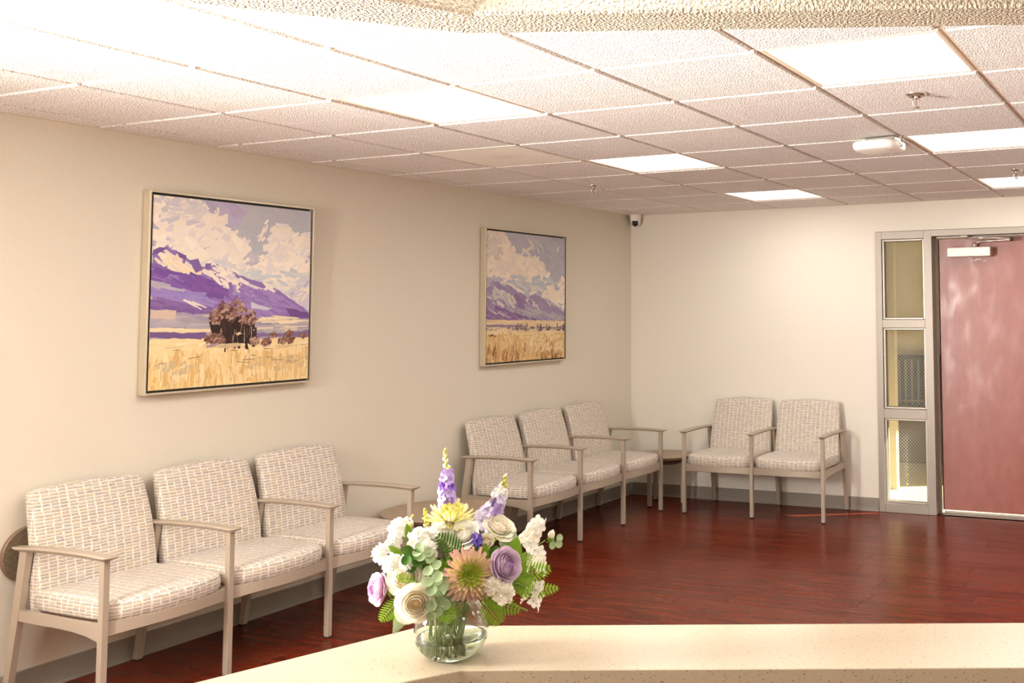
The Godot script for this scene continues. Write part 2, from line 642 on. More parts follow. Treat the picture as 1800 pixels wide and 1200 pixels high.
func build_ceiling() -> void:
	var c := struct("ceiling", box(Vector3(3.2, CEIL + 0.11, 4.2), Vector3(6.7, 0.1, 8.9)), M.slab)
	# grid of tees: main runners along z, cross tees along x
	var grid := Shape.new()
	for i in 11:
		grid.box(Vector3(run_x(i), CEIL + 0.012, 4.25), Vector3(0.0145, 0.004, 8.5), 0.0008)
		grid.box(Vector3(run_x(i), CEIL + 0.028, 4.25), Vector3(0.003, 0.03, 8.5))
	for k in range(-5, 9):
		for i in range(-1, 11):
			var x0: float = max(run_x(i) + 0.0072, 0.0)
			var x1: float = min(run_x(i + 1) - 0.0072, 6.4)
			grid.box(Vector3((x0 + x1) / 2, CEIL + 0.0115, row_z(k)), Vector3(x1 - x0, 0.004, 0.0145), 0.0008)
	part("ceiling_grid", grid, M.grid, c)
	var ang := Shape.new()
	ang.box(Vector3(0.009, CEIL + 0.001, 4.25), Vector3(0.018, 0.003, 8.5))
	ang.box(Vector3(3.2, CEIL + 0.001, 0.009), Vector3(6.4, 0.003, 0.018))
	part("wall_angle", ang, M.grid, c)
	var skip := {}
	for p in PANELS + PANELS_BEHIND:
		skip["%d,%d" % [p[0], p[1]]] = true
	skip["1,3"] = true
	var shared := {}
	rng.seed = 3
	for i in range(-1, 11):
		for k in range(-5, 9):
			if skip.has("%d,%d" % [i, k]):
				continue
			var x0: float = max(run_x(i), -0.005)
			var x1: float = min(run_x(i + 1), 6.405)
			var z1 := row_z(k)
			var z0: float = max(row_z(k + 1), -0.005)
			var key := "%.3f %.3f" % [x1 - x0, z1 - z0]
			if not shared.has(key):
				shared[key] = tile_shape(x1 - x0, z1 - z0).mesh()
			part("ceiling_tile", shared[key], M.tiles[rng.randi() % 3], c, Transform3D(Basis.IDENTITY, Vector3((x0 + x1) / 2, CEIL, (z0 + z1) / 2)))


func tile_shape(w: float, d: float) -> Shape:      # bevelled tegular tile whose face hangs just below the grid
	var s := Shape.new()
	s.smooth = -1
	var loops := []
	for q in [[0.0035, 0.030], [0.0035, 0.0155], [0.0095, 0.0135], [0.0145, 0.0]]:
		var hx: float = w / 2 - q[0]
		var hz: float = d / 2 - q[0]
		if w < 0.4:
			hx = w / 2 - min(q[0], 0.012)
		loops.append(PackedVector3Array([Vector3(hx, q[1], hz), Vector3(hx, q[1], -hz), Vector3(-hx, q[1], -hz), Vector3(-hx, q[1], hz)]))
	s.loft(loops)
	return s


func build_lights() -> void:
	var labels := [
		"square lit ceiling panel above the large painting, near the wall",
		"square lit ceiling panel between the smooth vent tile and the end wall",
		"square lit ceiling panel close to the end wall, above the two-seat bench",
		"largest square lit ceiling panel, just beyond the plaster soffit, before the near sprinkler",
		"square lit ceiling panel beside the white wireless access unit, in the row of the door",
		"square lit ceiling panel next to the far sprinkler, close above the door",
	]
	var n := 0
	for p in PANELS + PANELS_BEHIND:
		var cx := run_x(p[0] + 0.5)
		var cz := row_z(p[1] + 0.5)
		var label: String = labels[n] if n < labels.size() else "square lit ceiling panel outside the view, over the " + ["right side by the soffit", "right side midway", "right side by the end wall", "reception desk", "desk at the right wall", "rear of reception", "area before the unseen window"][n - 6]
		var o := thing("ceiling_light", label, "ceiling light", Vector3(cx, CEIL, cz), Basis.IDENTITY, "lit ceiling panels")
		var rim := Shape.new()
		var h := CELL / 2 - 0.010
		for s in [-1.0, 1.0]:
			rim.box(Vector3(s * (h - 0.006), 0.010, 0), Vector3(0.014, 0.012, 2 * h), 0.002)
			rim.box(Vector3(0, 0.010, s * (h - 0.006)), Vector3(2 * h - 0.026, 0.012, 0.014), 0.002)
		part("panel_frame", rim, M.grid, o)
		part("diffuser", box(Vector3(0, 0.012, 0), Vector3(2 * h - 0.024, 0.004, 2 * h - 0.024)), M.glow, o)
		var a := AreaLight3D.new()
		a.name = "panel_light"
		a.area_size = Vector2(2 * h - 0.03, 2 * h - 0.03)
		a.light_color = PANEL_COLOR
		a.light_energy = PANEL_ENERGY if p[1] > 0 else DESK_PANEL_ENERGY
		a.area_range = 14.0
		a.shadow_enabled = true
		a.position = Vector3(0, 0.004, 0)
		a.rotation = Vector3(-PI / 2, 0, 0)
		o.add_child(a)
		n += 1


func build_soffit() -> void:
	var poly := PackedVector2Array([Vector2(1.44, 7.865), Vector2(2.598, 6.492), Vector2(2.994, 6.022), Vector2(3.214, 5.936), Vector2(4.176, 5.553), Vector2(6.4, 4.667), Vector2(6.4, 4.80), Vector2(4.198, 5.702), Vector2(3.104, 6.142), Vector2(3.014, 6.30), Vector2(1.86, 8.27)])
	var s := Shape.new()
	s.prism(poly, 2.2, CEIL + 0.02, 0.006)
	struct("ceiling_soffit", s, M.soffit)


# ---------------------------------------------------------------- door, sidelight, what lies beyond
func build_door() -> void:
	var d := 0.15
	var f := Shape.new()
	# jamb between sidelight and door, head, far jamb: face plus return, with a stop
	f.box(Vector3(2.631, 1.089, -0.064), Vector3(0.062, 2.178, d), 0.003)
	f.box(Vector3(2.672, 1.06, -0.095), Vector3(0.020, 2.12, 0.03), 0.002)
	f.box(Vector3((2.66 + 3.64) / 2, 2.153, -0.064), Vector3(3.64 - 2.66, 0.05, d), 0.003)
	f.box(Vector3((2.68 + 3.62) / 2, 2.122, -0.095), Vector3(0.94, 0.014, 0.03), 0.002)
	f.box(Vector3(3.667, 1.09, -0.064), Vector3(0.056, 2.178, d), 0.003)
	f.box(Vector3(3.632, 1.06, -0.095), Vector3(0.014, 2.12, 0.03), 0.002)
	var o := struct("door_1", f, M.steel)
	var leaf := part("door_leaf", box(Vector3(3.158, 1.070, -0.135), Vector3(0.930, 2.085, 0.044), 0.002), M.door, o)
	part("door_edge", box(Vector3(2.688, 1.070, -0.1345), Vector3(0.006, 2.085, 0.046)), M.seam, leaf)
	# scuffed chips where the closer was once screwed on
	rng.seed = 8
	var chips := Shape.new()
	for k in 7:
		chips.box(Vector3(2.955 + 0.016 * k + rng.randf_range(-0.004, 0.004), 1.938 + (0.012 if k in [2, 3, 4] else 0.0) + rng.randf_range(-0.004, 0.004), -0.1128), Vector3(rng.randf_range(0.007, 0.016), rng.randf_range(0.004, 0.010), 0.0008), 0.0, Basis(Vector3.BACK, rng.randf_range(-0.6, 0.6)))
	var ch := part("paint_chips", chips, M.white, leaf)
	ch.set_meta("label", "pale chipped paint marks below the closer")
	part("door_sweep", box(Vector3(3.158, 0.014, -0.110), Vector3(0.92, 0.014, 0.006), 0.001), M.bead, leaf)
	part("threshold", box(Vector3(3.158, 0.003, -0.09), Vector3(0.93, 0.006, 0.10), 0.002), M.steel, o)
	# sidelight: rails and stiles, beads, three panes of wired glass
	var s := Shape.new()
	s.box(Vector3(2.237, 1.089, -0.064), Vector3(0.050, 2.178, d), 0.003)
	for q in [[2.147, 0.062], [1.455, 0.066], [0.758, 0.074], [0.036, 0.072]]:
		s.box(Vector3(2.431, q[0], -0.064), Vector3(0.340, q[1], d), 0.003)
	var win := struct("window_1", s, M.steel)
	var ys := [[1.488, 2.116], [0.795, 1.422], [0.072, 0.721]]
	for y in ys:
		var x0 := 2.262
		var x1 := 2.600
		var b := Shape.new()
		for x in [x0 + 0.008, x1 - 0.008]:
			b.box(Vector3(x, (y[0] + y[1]) / 2, -0.022), Vector3(0.016, y[1] - y[0], 0.026), 0.003)
		for yy in [y[0] + 0.008, y[1] - 0.008]:
			b.box(Vector3((x0 + x1) / 2, yy, -0.022), Vector3(x1 - x0 - 0.032, 0.016, 0.026), 0.003)
		part("glazing_bead", b, M.bead, win)
		var g := Shape.new()
		for x in [x0 + 0.0165, x1 - 0.0165]:
			g.box(Vector3(x, (y[0] + y[1]) / 2, -0.036), Vector3(0.004, y[1] - y[0] - 0.03, 0.004))
		for yy in [y[0] + 0.0165, y[1] - 0.0165]:
			g.box(Vector3((x0 + x1) / 2, yy, -0.036), Vector3(x1 - x0 - 0.03, 0.004, 0.004))
		part("glazing_seal", g, M.seam, win)
		var pn := part("pane", box(Vector3((x0 + x1) / 2, (y[0] + y[1]) / 2, -0.040), Vector3(x1 - x0 - 0.02, y[1] - y[0] - 0.02, 0.006)), M.pane, win)
		part("wire_mesh", wires(x0 + 0.012, x1 - 0.012, y[0] + 0.012, y[1] - 0.012, -0.040), M.wire, pn).set_meta("kind", "stuff")
	# surface closer with its double arm
	var c := thing("door_closer", "white surface-mounted closer box with bent steel arm at the top of the red door", "door closer", Vector3(2.945, 2.0, -0.113))
	part("closer_body", box(Vector3(0, 0, 0.062), Vector3(0.325, 0.070, 0.122), 0.006), M.white_metal, c)
	var e := Shape.new()
	e.box(Vector3(0.164, 0, 0.060), Vector3(0.006, 0.066, 0.108), 0.002)
	part("end_cap", e, mat(c8(150, 128, 104), 0.5), c)
	part("spindle", cyl(Vector3(0.035, 0.035, 0.07), Vector3(0.035, 0.066, 0.07), 0.010), M.chrome, c)
	var a := Shape.new()
	a.tube([Vector3(0.03, 0.060, 0.07), Vector3(0.06, 0.072, 0.085), Vector3(0.10, 0.078, 0.10), Vector3(0.325, 0.082, 0.135)], [0.009, 0.009, 0.008, 0.008], 8, Vector2(0.55, 1.0))
	part("main_arm", a, M.chrome, c)
	var b2 := Shape.new()
	b2.tube([Vector3(0.325, 0.092, 0.135), Vector3(0.10, 0.103, 0.128), Vector3(-0.02, 0.107, 0.122)], [0.007], 8)
	part("forearm", b2, M.chrome, c)
	part("elbow", cyl(Vector3(0.328, 0.072, 0.135), Vector3(0.328, 0.102, 0.135), 0.011), M.black, c)
	part("bracket", box(Vector3(-0.03, 0.118, 0.118), Vector3(0.055, 0.018, 0.030), 0.003), M.steel, c)


func cyl(a: Vector3, b: Vector3, r: float, sides := 16) -> Shape:
	var s := Shape.new()
	s.tube([a, a.lerp(b, 0.02), a.lerp(b, 0.98), b], [r * 0.92, r, r, r * 0.92], sides)
	return s


func wires(x0: float, x1: float, y0: float, y1: float, z: float) -> Shape:      # diamond wire net cast in the glass
	var s := Shape.new()
	var step := 0.026
	var h := y1 - y0
	for dir in [1.0, -1.0]:
		var t := x0 - h
		while t < x1 + h:
			# line x = t + dir-wards (y - y0) within the pane
			var pts := []
			for y in [y0, y1]:
				pts.append(Vector2(t + (y - y0) * dir, y))
			var a: Vector2 = pts[0]
			var b: Vector2 = pts[1]
			var lo := a if a.x < b.x else b
			var hi := b if a.x < b.x else a
			if hi.x > x0 and lo.x < x1:
				if lo.x < x0:
					lo = lo.lerp(hi, (x0 - lo.x) / (hi.x - lo.x))
				if hi.x > x1:
					hi = lo.lerp(hi, (x1 - lo.x) / (hi.x - lo.x))
				s.tube([Vector3(lo.x, lo.y, z), Vector3(hi.x, hi.y, z)], [0.0007], 4)
			t += step
	return s


func build_vestibule() -> void:
	struct("floor_vestibule", box(Vector3(2.6, -0.05, -1.5), Vector3(3.4, 0.1, 2.74)), M.vest_floor)
	var w := Shape.new()
	w.box(Vector3(2.6, 1.25, -2.86), Vector3(3.4, 2.6, 0.12))
	w.box(Vector3(0.94, 1.25, -1.5), Vector3(0.12, 2.6, 2.74))
	# unseen right side wall, left open for the sun to reach the sidelight
	w.box(Vector3(4.36, 0.02, -1.5), Vector3(0.12, 0.14, 2.74))
	w.box(Vector3(4.36, 2.45, -1.5), Vector3(0.12, 0.3, 2.74))
	w.box(Vector3(4.36, 1.25, -0.30), Vector3(0.12, 2.6, 0.34))
	w.box(Vector3(4.36, 1.25, -2.70), Vector3(0.12, 2.6, 0.34))
	struct("wall_vestibule", w, M.vest_wall)
	struct("ceiling_vestibule", box(Vector3(2.6, 2.56, -1.5), Vector3(3.4, 0.1, 2.9)), M.vest_wall)
	var j := Shape.new()
	j.box(Vector3(2.03, 1.2, -1.05), Vector3(0.10, 2.4, 0.08), 0.004)
	struct("trim_1", j, M.vest_wall)
	# vented heater cabinet against the far wall
	var g := thing("heater_cabinet", "dark slatted heater cabinet against the far wall behind the wired glass", "heater", Vector3(2.05, 0, -2.80))
	part("cabinet_body", box(Vector3(0, 0.27, 0.10), Vector3(1.5, 0.54, 0.2), 0.008), M.vest_mid, g)
	part("vent_back", box(Vector3(0, 0.82, 0.08), Vector3(1.5, 0.54, 0.14), 0.006), M.vest_dark, g)
	for k in 22:
		part("slat", box(Vector3(-0.7 + k * 0.0667, 0.82, 0.165), Vector3(0.02, 0.46, 0.03), 0.003), M.vest_mid, g)
	for y in [0.63, 0.57]:
		part("rail", box(Vector3(0, y, 0.17), Vector3(1.46, 0.02, 0.03), 0.003), M.vest_mid, g)


# ---------------------------------------------------------------- reception counter
func build_counter() -> void:
	var outer := [Vector2(2.45, 7.603), Vector2(2.827, 6.554), Vector2(2.980, 6.128), Vector2(3.264, 6.009), Vector2(4.155, 5.636), Vector2(5.3, 5.157)]
	var inner := [Vector2(5.3, 5.459), Vector2(4.196, 5.917), Vector2(3.236, 6.319), Vector2(3.172, 6.415), Vector2(3.03, 6.66), Vector2(2.72, 7.66)]
	var o := thing("reception_counter", "speckled cream stone counter in the foreground carrying the vase of flowers", "counter")
	var s := Shape.new()
	s.prism(PackedVector2Array(outer + inner), 0.856, 0.9, 0.0015)
	part("countertop", s, M.quartz, o)
	var b := Shape.new()
	var po := [Vector2(2.53, 7.60), Vector2(2.89, 6.58), Vector2(3.03, 6.17), Vector2(4.18, 5.69), Vector2(5.28, 5.228)]
	var pi := [Vector2(5.28, 5.35), Vector2(4.23, 5.80), Vector2(3.16, 6.25), Vector2(3.04, 6.50), Vector2(2.66, 7.62)]
	b.prism(PackedVector2Array(po + pi), 0.0, 0.857)
	part("counter_wall", b, M.laminate, o)


# ---------------------------------------------------------------- tandem seating
func build_benches() -> void:
	var turn := Basis(Vector3.UP, PI / 2)
	bench("tandem three-seat waiting bench of ivory woven fabric standing under the large painting", 3, 0.570, Transform3D(turn, Vector3(0, 0, 5.15)))
	bench("tandem three-seat waiting bench of ivory woven fabric standing under the small painting", 3, 0.585, Transform3D(turn, Vector3(0, 0, 2.342)))
	bench("two-seat waiting bench of ivory woven fabric against the end wall beside the door", 2, 0.571, Transform3D(Basis.IDENTITY, Vector3(0.815, 0, 0)))


func bench(label: String, seats: int, pitch: float, x: Transform3D) -> void:
	var o := thing("waiting_bench", label, "bench", x.origin, x.basis, "woven fabric waiting benches")
	var lx := 0.026
	for k in seats + 1:
		var px := pitch * k
		# front leg with rubber foot
		var l := part("leg", box(Vector3(px, 0.3145, 0.60), Vector3(lx, 0.613, 0.028), 0.002), M.frame, o)
		part("foot", box(Vector3(px, 0.004, 0.60), Vector3(lx * 0.92, 0.008, 0.026), 0.001), M.rubber, l)
		# rear leg, raked: foot at the wall, top forward under the arm
		var r := Shape.new()
		r.smooth = -1
		var loops := []
		for q in [[0.006, 0.036, 0.016], [0.30, 0.082, 0.021], [0.614, 0.128, 0.022]]:
			var h: float = lx / 2
			loops.append(PackedVector3Array([Vector3(px + h, q[0], q[1] + q[2]), Vector3(px + h, q[0], q[1] - q[2]), Vector3(px - h, q[0], q[1] - q[2]), Vector3(px - h, q[0], q[1] + q[2])]))
		r.loft(loops)
		var rl := part("leg", r, M.frame, o)
		part("foot", box(Vector3(px, 0.004, 0.036), Vector3(lx * 0.92, 0.008, 0.03), 0.001), M.rubber, rl)
		part("arm", arm_shape(px), M.frame, o)
		part("side_rail", side_rail(px), M.frame, o)
	for k in seats:
		var cx := pitch * (k + 0.5)
		part("front_rail", front_rail(cx, pitch - lx), M.frame, o)
		part("rear_rail", box(Vector3(cx, 0.352, 0.10), Vector3(pitch - lx, 0.034, 0.022), 0.003), M.frame, o)
		part("seat", seat_shape(pitch - lx - 0.012), M.fabric, o, Transform3D(Basis.IDENTITY, Vector3(cx, 0, 0)))
		part("backrest", back_shape(), M.fabric, o, Transform3D(Basis.IDENTITY, Vector3(cx, 0, 0)))
		part("back_plate", box(Vector3(cx, 0.52, 0.098), Vector3(0.40, 0.30, 0.010), 0.003, Basis(Vector3.RIGHT, -0.16)), M.frame, o)


func arm_shape(px: float) -> Shape:
	var s := Shape.new()
	s.smooth = -1
	var loops := []
	# z, top height, thickness, half width
	for q in [[0.060, 0.628, 0.003, 0.018], [0.085, 0.630, 0.016, 0.024], [0.22, 0.638, 0.020, 0.026], [0.36, 0.641, 0.021, 0.026], [0.50, 0.640, 0.021, 0.026], [0.612, 0.635, 0.021, 0.026], [0.622, 0.6345, 0.018, 0.026], [0.652, 0.634, 0.003, 0.025]]:
		var t: float = q[1]
		var b: float = q[1] - q[2]
		var w: float = q[3]
		var e: float = min(0.007, q[2] * 0.45)
		loops.append(PackedVector3Array([Vector3(px + w * 0.55, b, q[0]), Vector3(px + w, t - e, q[0]), Vector3(px + w * 0.8, t, q[0]), Vector3(px - w * 0.8, t, q[0]), Vector3(px - w, t - e, q[0]), Vector3(px - w * 0.55, b, q[0])]))
	s.loft(loops)
	return s


func side_rail(px: float) -> Shape:
	var s := Shape.new()
	s.smooth = -1
	var loops := []
	for q in [[0.075, 0.338, 0.382], [0.20, 0.336, 0.378], [0.34, 0.336, 0.375], [0.44, 0.332, 0.374], [0.52, 0.324, 0.374], [0.588, 0.308, 0.375]]:
		var h := 0.011
		loops.append(PackedVector3Array([Vector3(px + h, q[1], q[0]), Vector3(px + h, q[2], q[0]), Vector3(px - h, q[2], q[0]), Vector3(px - h, q[1], q[0])]))
	s.loft(loops)
	return s


func front_bow(t: float) -> float:      # how far the front bulges, t from -1 to 1 across a seat
	return 0.052 * (1.0 - pow(abs(t), 2.2))


func front_rail(cx: float, w: float) -> Shape:
	var s := Shape.new()
	s.smooth = -1
	var loops := []
	for i in 17:
		var t := -1.0 + i / 8.0
		var x := cx + t * w / 2
		var z := 0.588 + front_bow(t)
		var y1 := 0.377
		var y0 := 0.330 - 0.012 * pow(abs(t), 4.0)
		loops.append(PackedVector3Array([Vector3(x, y0, z + 0.004), Vector3(x, y0 + 0.004, z + 0.008), Vector3(x, y1, z + 0.008), Vector3(x, y1, z - 0.014), Vector3(x, y0, z - 0.014)]))
	s.loft(loops)
	return s


func seat_shape(w: float) -> Shape:
	var s := Shape.new()
	var loops := []
	# height, inset
	for q in [[0.374, 0.016], [0.376, 0.006], [0.384, 0.001], [0.400, -0.002], [0.420, -0.003], [0.437, 0.0], [0.446, 0.004], [0.4475, 0.0075], [0.4495, 0.009], [0.4535, 0.016], [0.4575, 0.045], [0.4605, 0.10]]:
		var l := PackedVector3Array()
		var hw: float = w / 2 - q[1]
		var zb: float = 0.165 + q[1]
		for i in 25:       # front edge, left to right
			var t := -1.0 + i / 12.0
			var r: float = 0.03 * max(0.0, pow(abs(t), 14.0))
			l.append(Vector3(t * hw, q[0], 0.592 + front_bow(t) - q[1] - r))
		for i in range(1, 8):      # right side to the back
			l.append(Vector3(hw, q[0] + (0.004 * sin(PI * i / 8.0) if q[0] > 0.44 else 0.0), lerp(0.562 - q[1], zb, i / 8.0)))
		for i in 9:
			l.append(Vector3(lerp(hw, -hw, i / 8.0), q[0], zb))
		for i in range(1, 8):
			l.append(Vector3(-hw, q[0] + (0.004 * sin(PI * i / 8.0) if q[0] > 0.44 else 0.0), lerp(zb, 0.562 - q[1], i / 8.0)))
		loops.append(l)
	s.loft(loops)
	return s


func back_shape() -> Shape:
	var s := Shape.new()
	var loops := []
	# height, front face z, half width, thickness, inset of the whole ring
	for q in [[0.346, 0.184, 0.263, 0.058, 0.016], [0.348, 0.186, 0.266, 0.060, 0.006], [0.356, 0.187, 0.267, 0.060, 0.001], [0.42, 0.182, 0.267, 0.060, 0.0], [0.50, 0.174, 0.266, 0.060, 0.0], [0.58, 0.161, 0.264, 0.059, 0.0], [0.66, 0.143, 0.261, 0.058, 0.0], [0.73, 0.124, 0.257, 0.056, 0.0], [0.79, 0.104, 0.252, 0.055, 0.0], [0.818, 0.094, 0.249, 0.054, 0.0], [0.831, 0.090, 0.248, 0.053, 0.001], [0.837, 0.088, 0.247, 0.052, 0.005], [0.8385, 0.087, 0.246, 0.05, 0.014]]:
		var l := PackedVector3Array()
		var n := 40
		for i in n:
			var a := TAU * i / n
			var cx: float = sign(cos(a)) * pow(abs(cos(a)), 0.11)
			var cz: float = sign(sin(a)) * pow(abs(sin(a)), 0.30)
			var xx: float = cx * (q[2] - q[4])
			var dish: float = 0.006 * (1.0 - pow(xx / q[2], 2.0))
			var zc: float = q[1] - q[3] / 2.0
			var crown: float = 0.020 * (1.0 - pow(xx / q[2], 2.0)) * smoothstep(0.60, 0.83, q[0])
			l.append(Vector3(xx, q[0] + crown, zc + cz * (q[3] / 2.0 - q[4]) + dish))
		loops.append(l)
	s.loft(loops)
	return s


func build_tables() -> void:
	table("round wood-look side table filling the gap between the two long benches, behind the flowers", Vector3(0.37, 0, 2.90), 0.35, [Vector2(0.19, 2.53 + 0.12), Vector2(0.58, 2.78), Vector2(0.36, 3.13)])
	table("round wood-look corner table where the long bench and the two-seat bench meet", Vector3(0.47, 0, 0.295), 0.255, [Vector2(0.44, 0.475), Vector2(0.63, 0.255), Vector2(0.34, 0.19)])
	var d := thing("wooden_disc", "round dark wood-grain disc standing upright against the wall behind the nearest bench arm", "wooden disc", Vector3(0.0, 0.578, 5.065))
	var s := Shape.new()
	s.smooth = -1
	s.lathe([Vector2(0.001, 0), Vector2(0.109, 0), Vector2(0.113, 0.003), Vector2(0.113, 0.015), Vector2(0.110, 0.018), Vector2(0.001, 0.018)], 48)
	part("disc", s, M.dark_wood, d, Transform3D(Basis(Vector3.BACK, -PI / 2), Vector3(0.004, 0, 0)))
	var e := Shape.new()
	e.lathe([Vector2(0.1135, 0.003), Vector2(0.1148, 0.004), Vector2(0.1148, 0.014), Vector2(0.1135, 0.015)], 48)
	part("edge_band", e, M.table_edge, d, Transform3D(Basis(Vector3.BACK, -PI / 2), Vector3(0.004, 0, 0)))


func table(label: String, at: Vector3, r: float, legs: Array) -> void:
	var o := thing("side_table", label, "table", at, Basis.IDENTITY, "round side tables")
	var s := Shape.new()
	s.lathe([Vector2(0.002, 0.372), Vector2(r - 0.03, 0.372), Vector2(r - 0.022, 0.374), Vector2(r - 0.004, 0.392), Vector2(r, 0.396), Vector2(r - 0.001, 0.399), Vector2(r - 0.004, 0.4), Vector2(0.002, 0.4)], 64)
	for i in s.g.size():
		s.g[i] = -1
	part("tabletop", s, M.table, o)
	var ap := Shape.new()
	ap.lathe([Vector2(0.002, 0.330), Vector2(r - 0.11, 0.330), Vector2(r - 0.105, 0.334), Vector2(r - 0.105, 0.372), Vector2(0.002, 0.372)], 40)
	part("apron", ap, M.table_edge, o)
	for q in legs:
		var l := part("leg", box(Vector3(q.x - at.x, 0.190, q.y - at.z), Vector3(0.030, 0.364, 0.030), 0.002), M.frame, o)
		part("foot", box(Vector3(q.x - at.x, 0.004, q.y - at.z), Vector3(0.027, 0.008, 0.027), 0.001), M.rubber, l)


# ---------------------------------------------------------------- ceiling and wall fittings
func build_ceiling_things() -> void:
	var spots := [[Vector3(3.537, CEIL, 3.975), "chrome pendent sprinkler head hanging from the tile beyond the largest lit panel"], [Vector3(0.858, CEIL, 2.015), "chrome pendent sprinkler head hanging over the small painting near the painted wall"], [Vector3(3.547, CEIL, 1.543), "chrome pendent sprinkler head in front of the lit panel nearest the door"]]
	for q in spots:
		var o := thing("sprinkler_head", q[1], "sprinkler", q[0], Basis.IDENTITY, "ceiling sprinklers")
		var e := Shape.new()
		e.lathe([Vector2(0.018, 0.0), Vector2(0.020, -0.010), Vector2(0.030, -0.012), Vector2(0.041, -0.007), Vector2(0.044, 0.0), Vector2(0.041, 0.003)], 32)
		part("escutcheon", e, M.chrome, o)
		var c := Shape.new()
		c.lathe([Vector2(0.001, 0.002), Vector2(0.0175, 0.002), Vector2(0.0175, -0.001), Vector2(0.001, -0.001)], 20)
		part("cup", c, M.black, o)
		part("body", cyl(Vector3(0, 0, 0), Vector3(0, -0.022, 0), 0.009), M.chrome, o)
		var fr := Shape.new()
		for sx in [-1.0, 1.0]:
			fr.tube([Vector3(0.008 * sx, -0.018, 0), Vector3(0.015 * sx, -0.028, 0), Vector3(0.012 * sx, -0.042, 0), Vector3(0.002 * sx, -0.053, 0)], [0.0026], 6)
		part("frame_arms", fr, M.chrome, o)
		part("bulb", cyl(Vector3(0, -0.020, 0), Vector3(0, -0.048, 0), 0.0022, 8), mat(c8(120, 84, 66), 0.3), o)
		var d := Shape.new()
		d.lathe([Vector2(0.001, -0.053), Vector2(0.014, -0.053), Vector2(0.0155, -0.0545), Vector2(0.014, -0.056), Vector2(0.001, -0.056)], 20)
		part("deflector", d, M.chrome, o)
	# flat perforated air return, slightly soiled in the middle
	var vx := run_x(1.5)
	var vz := row_z(3.5)
	var v := thing("ceiling_vent", "smooth square perforated air vent tile with faint soiling above the small painting", "vent", Vector3(vx, CEIL, vz))
	var pm := mat(Color.WHITE, 0.6)
	var im := Image.create(512, 512, false, Image.FORMAT_RGB8)
	im.fill(c8(248, 243, 232))
	var r := RandomNumberGenerator.new()
	r.seed = 4
	for k in 260:
		var a := r.randf() * TAU
		var d := absf(r.randfn(0.0, 70.0))
		im.fill_rect(Rect2i(int(256 + cos(a) * d), int(256 + sin(a) * d * 0.7), r.randi_range(4, 46), r.randi_range(2, 5)), c8(248, 243, 232).lerp(c8(206, 188, 160), r.randf_range(0.1, 0.45)))
	pm.albedo_texture = ImageTexture.create_from_image(im)
	plane_map(pm, Vector3.ONE * CELL, false, Vector3(0.5, 0.5, 0.5))
	part("face_plate", box(Vector3(0, 0.003, 0), Vector3(CELL - 0.016, 0.006, CELLZ - 0.016), 0.002), pm, v)
	var holes := Shape.new()
	for i in 44:
		for s in [-1.0, 1.0]:
			holes.box(Vector3(-0.28 + i * 0.013, -0.0002, s * 0.288), Vector3(0.005, 0.0006, 0.005))
			holes.box(Vector3(s * 0.288, -0.0002, -0.28 + i * 0.013), Vector3(0.005, 0.0006, 0.005))
	part("perforations", holes, M.seam, v).set_meta("kind", "stuff")
	# wireless unit hung under the grid on a bracket, two black leads at its side
	var ap := thing("wireless_unit", "rounded white wireless access unit hanging under the ceiling on a bracket", "access point", Vector3(3.118, CEIL, 3.035), Basis(Vector3.UP, -0.10))
	var bl := []
	for q in [[-0.024, 0.030], [-0.025, 0.010], [-0.032, 0.002], [-0.046, 0.0], [-0.058, 0.006], [-0.066, 0.018], [-0.069, 0.036]]:
		var l := PackedVector3Array()
		for i in 48:
			var a := TAU * i / 48
			var k: float = 0.116 - q[1] * 0.7
			l.append(Vector3(sign(cos(a)) * pow(absf(cos(a)), 0.55) * k, q[0], -sign(sin(a)) * pow(absf(sin(a)), 0.55) * k))
		bl.append(l)
	var body := Shape.new()
	body.loft(bl)
	part("housing", body, M.white, ap)
	part("bracket", box(Vector3(0.02, -0.014, 0), Vector3(0.15, 0.020, 0.09), 0.003), M.steel, ap)
	part("status_light", box(Vector3(0.072, -0.0685, 0.02), Vector3(0.016, 0.002, 0.008), 0.0005), M.seam, ap)
	var lead := Shape.new()
	lead.tube([Vector3(0.07, -0.020, 0.03), Vector3(0.105, -0.030, 0.035), Vector3(0.125, -0.048, 0.03), Vector3(0.118, -0.058, 0.02)], [0.0018], 6)
	lead.tube([Vector3(0.125, 0.0, 0.0), Vector3(0.118, -0.02, 0.01), Vector3(0.128, -0.044, 0.02), Vector3(0.122, -0.056, 0.02)], [0.0018], 6)
	part("lead", lead, M.black, ap)
	# security camera in the corner
	var sc := thing("security_camera", "small white dome security camera with a black lens in the ceiling corner", "camera", Vector3(0.082, CEIL, 0.068), Basis(Vector3.UP, 0.42))
	var b := Shape.new()
	b.lathe([Vector2(0.001, 0.0), Vector2(0.052, 0.0), Vector2(0.051, -0.006), Vector2(0.048, -0.040), Vector2(0.045, -0.066), Vector2(0.040, -0.082), Vector2(0.028, -0.093), Vector2(0.001, -0.097)], 36)
	part("housing", b, M.white, sc)
	part("eye_band", box(Vector3(0, -0.070, 0.030), Vector3(0.050, 0.034, 0.034), 0.006), M.black, sc)
	var ball := Shape.new()
	var prof := []
	for i in 13:
		var a := -PI / 2 + PI * i / 12.0
		prof.append(Vector2(max(0.0005, 0.027 * cos(a)), 0.027 * sin(a)))
	ball.lathe(prof, 24, Vector3(0, -0.078, 0.026))
	part("lens", ball, M.lens, sc)


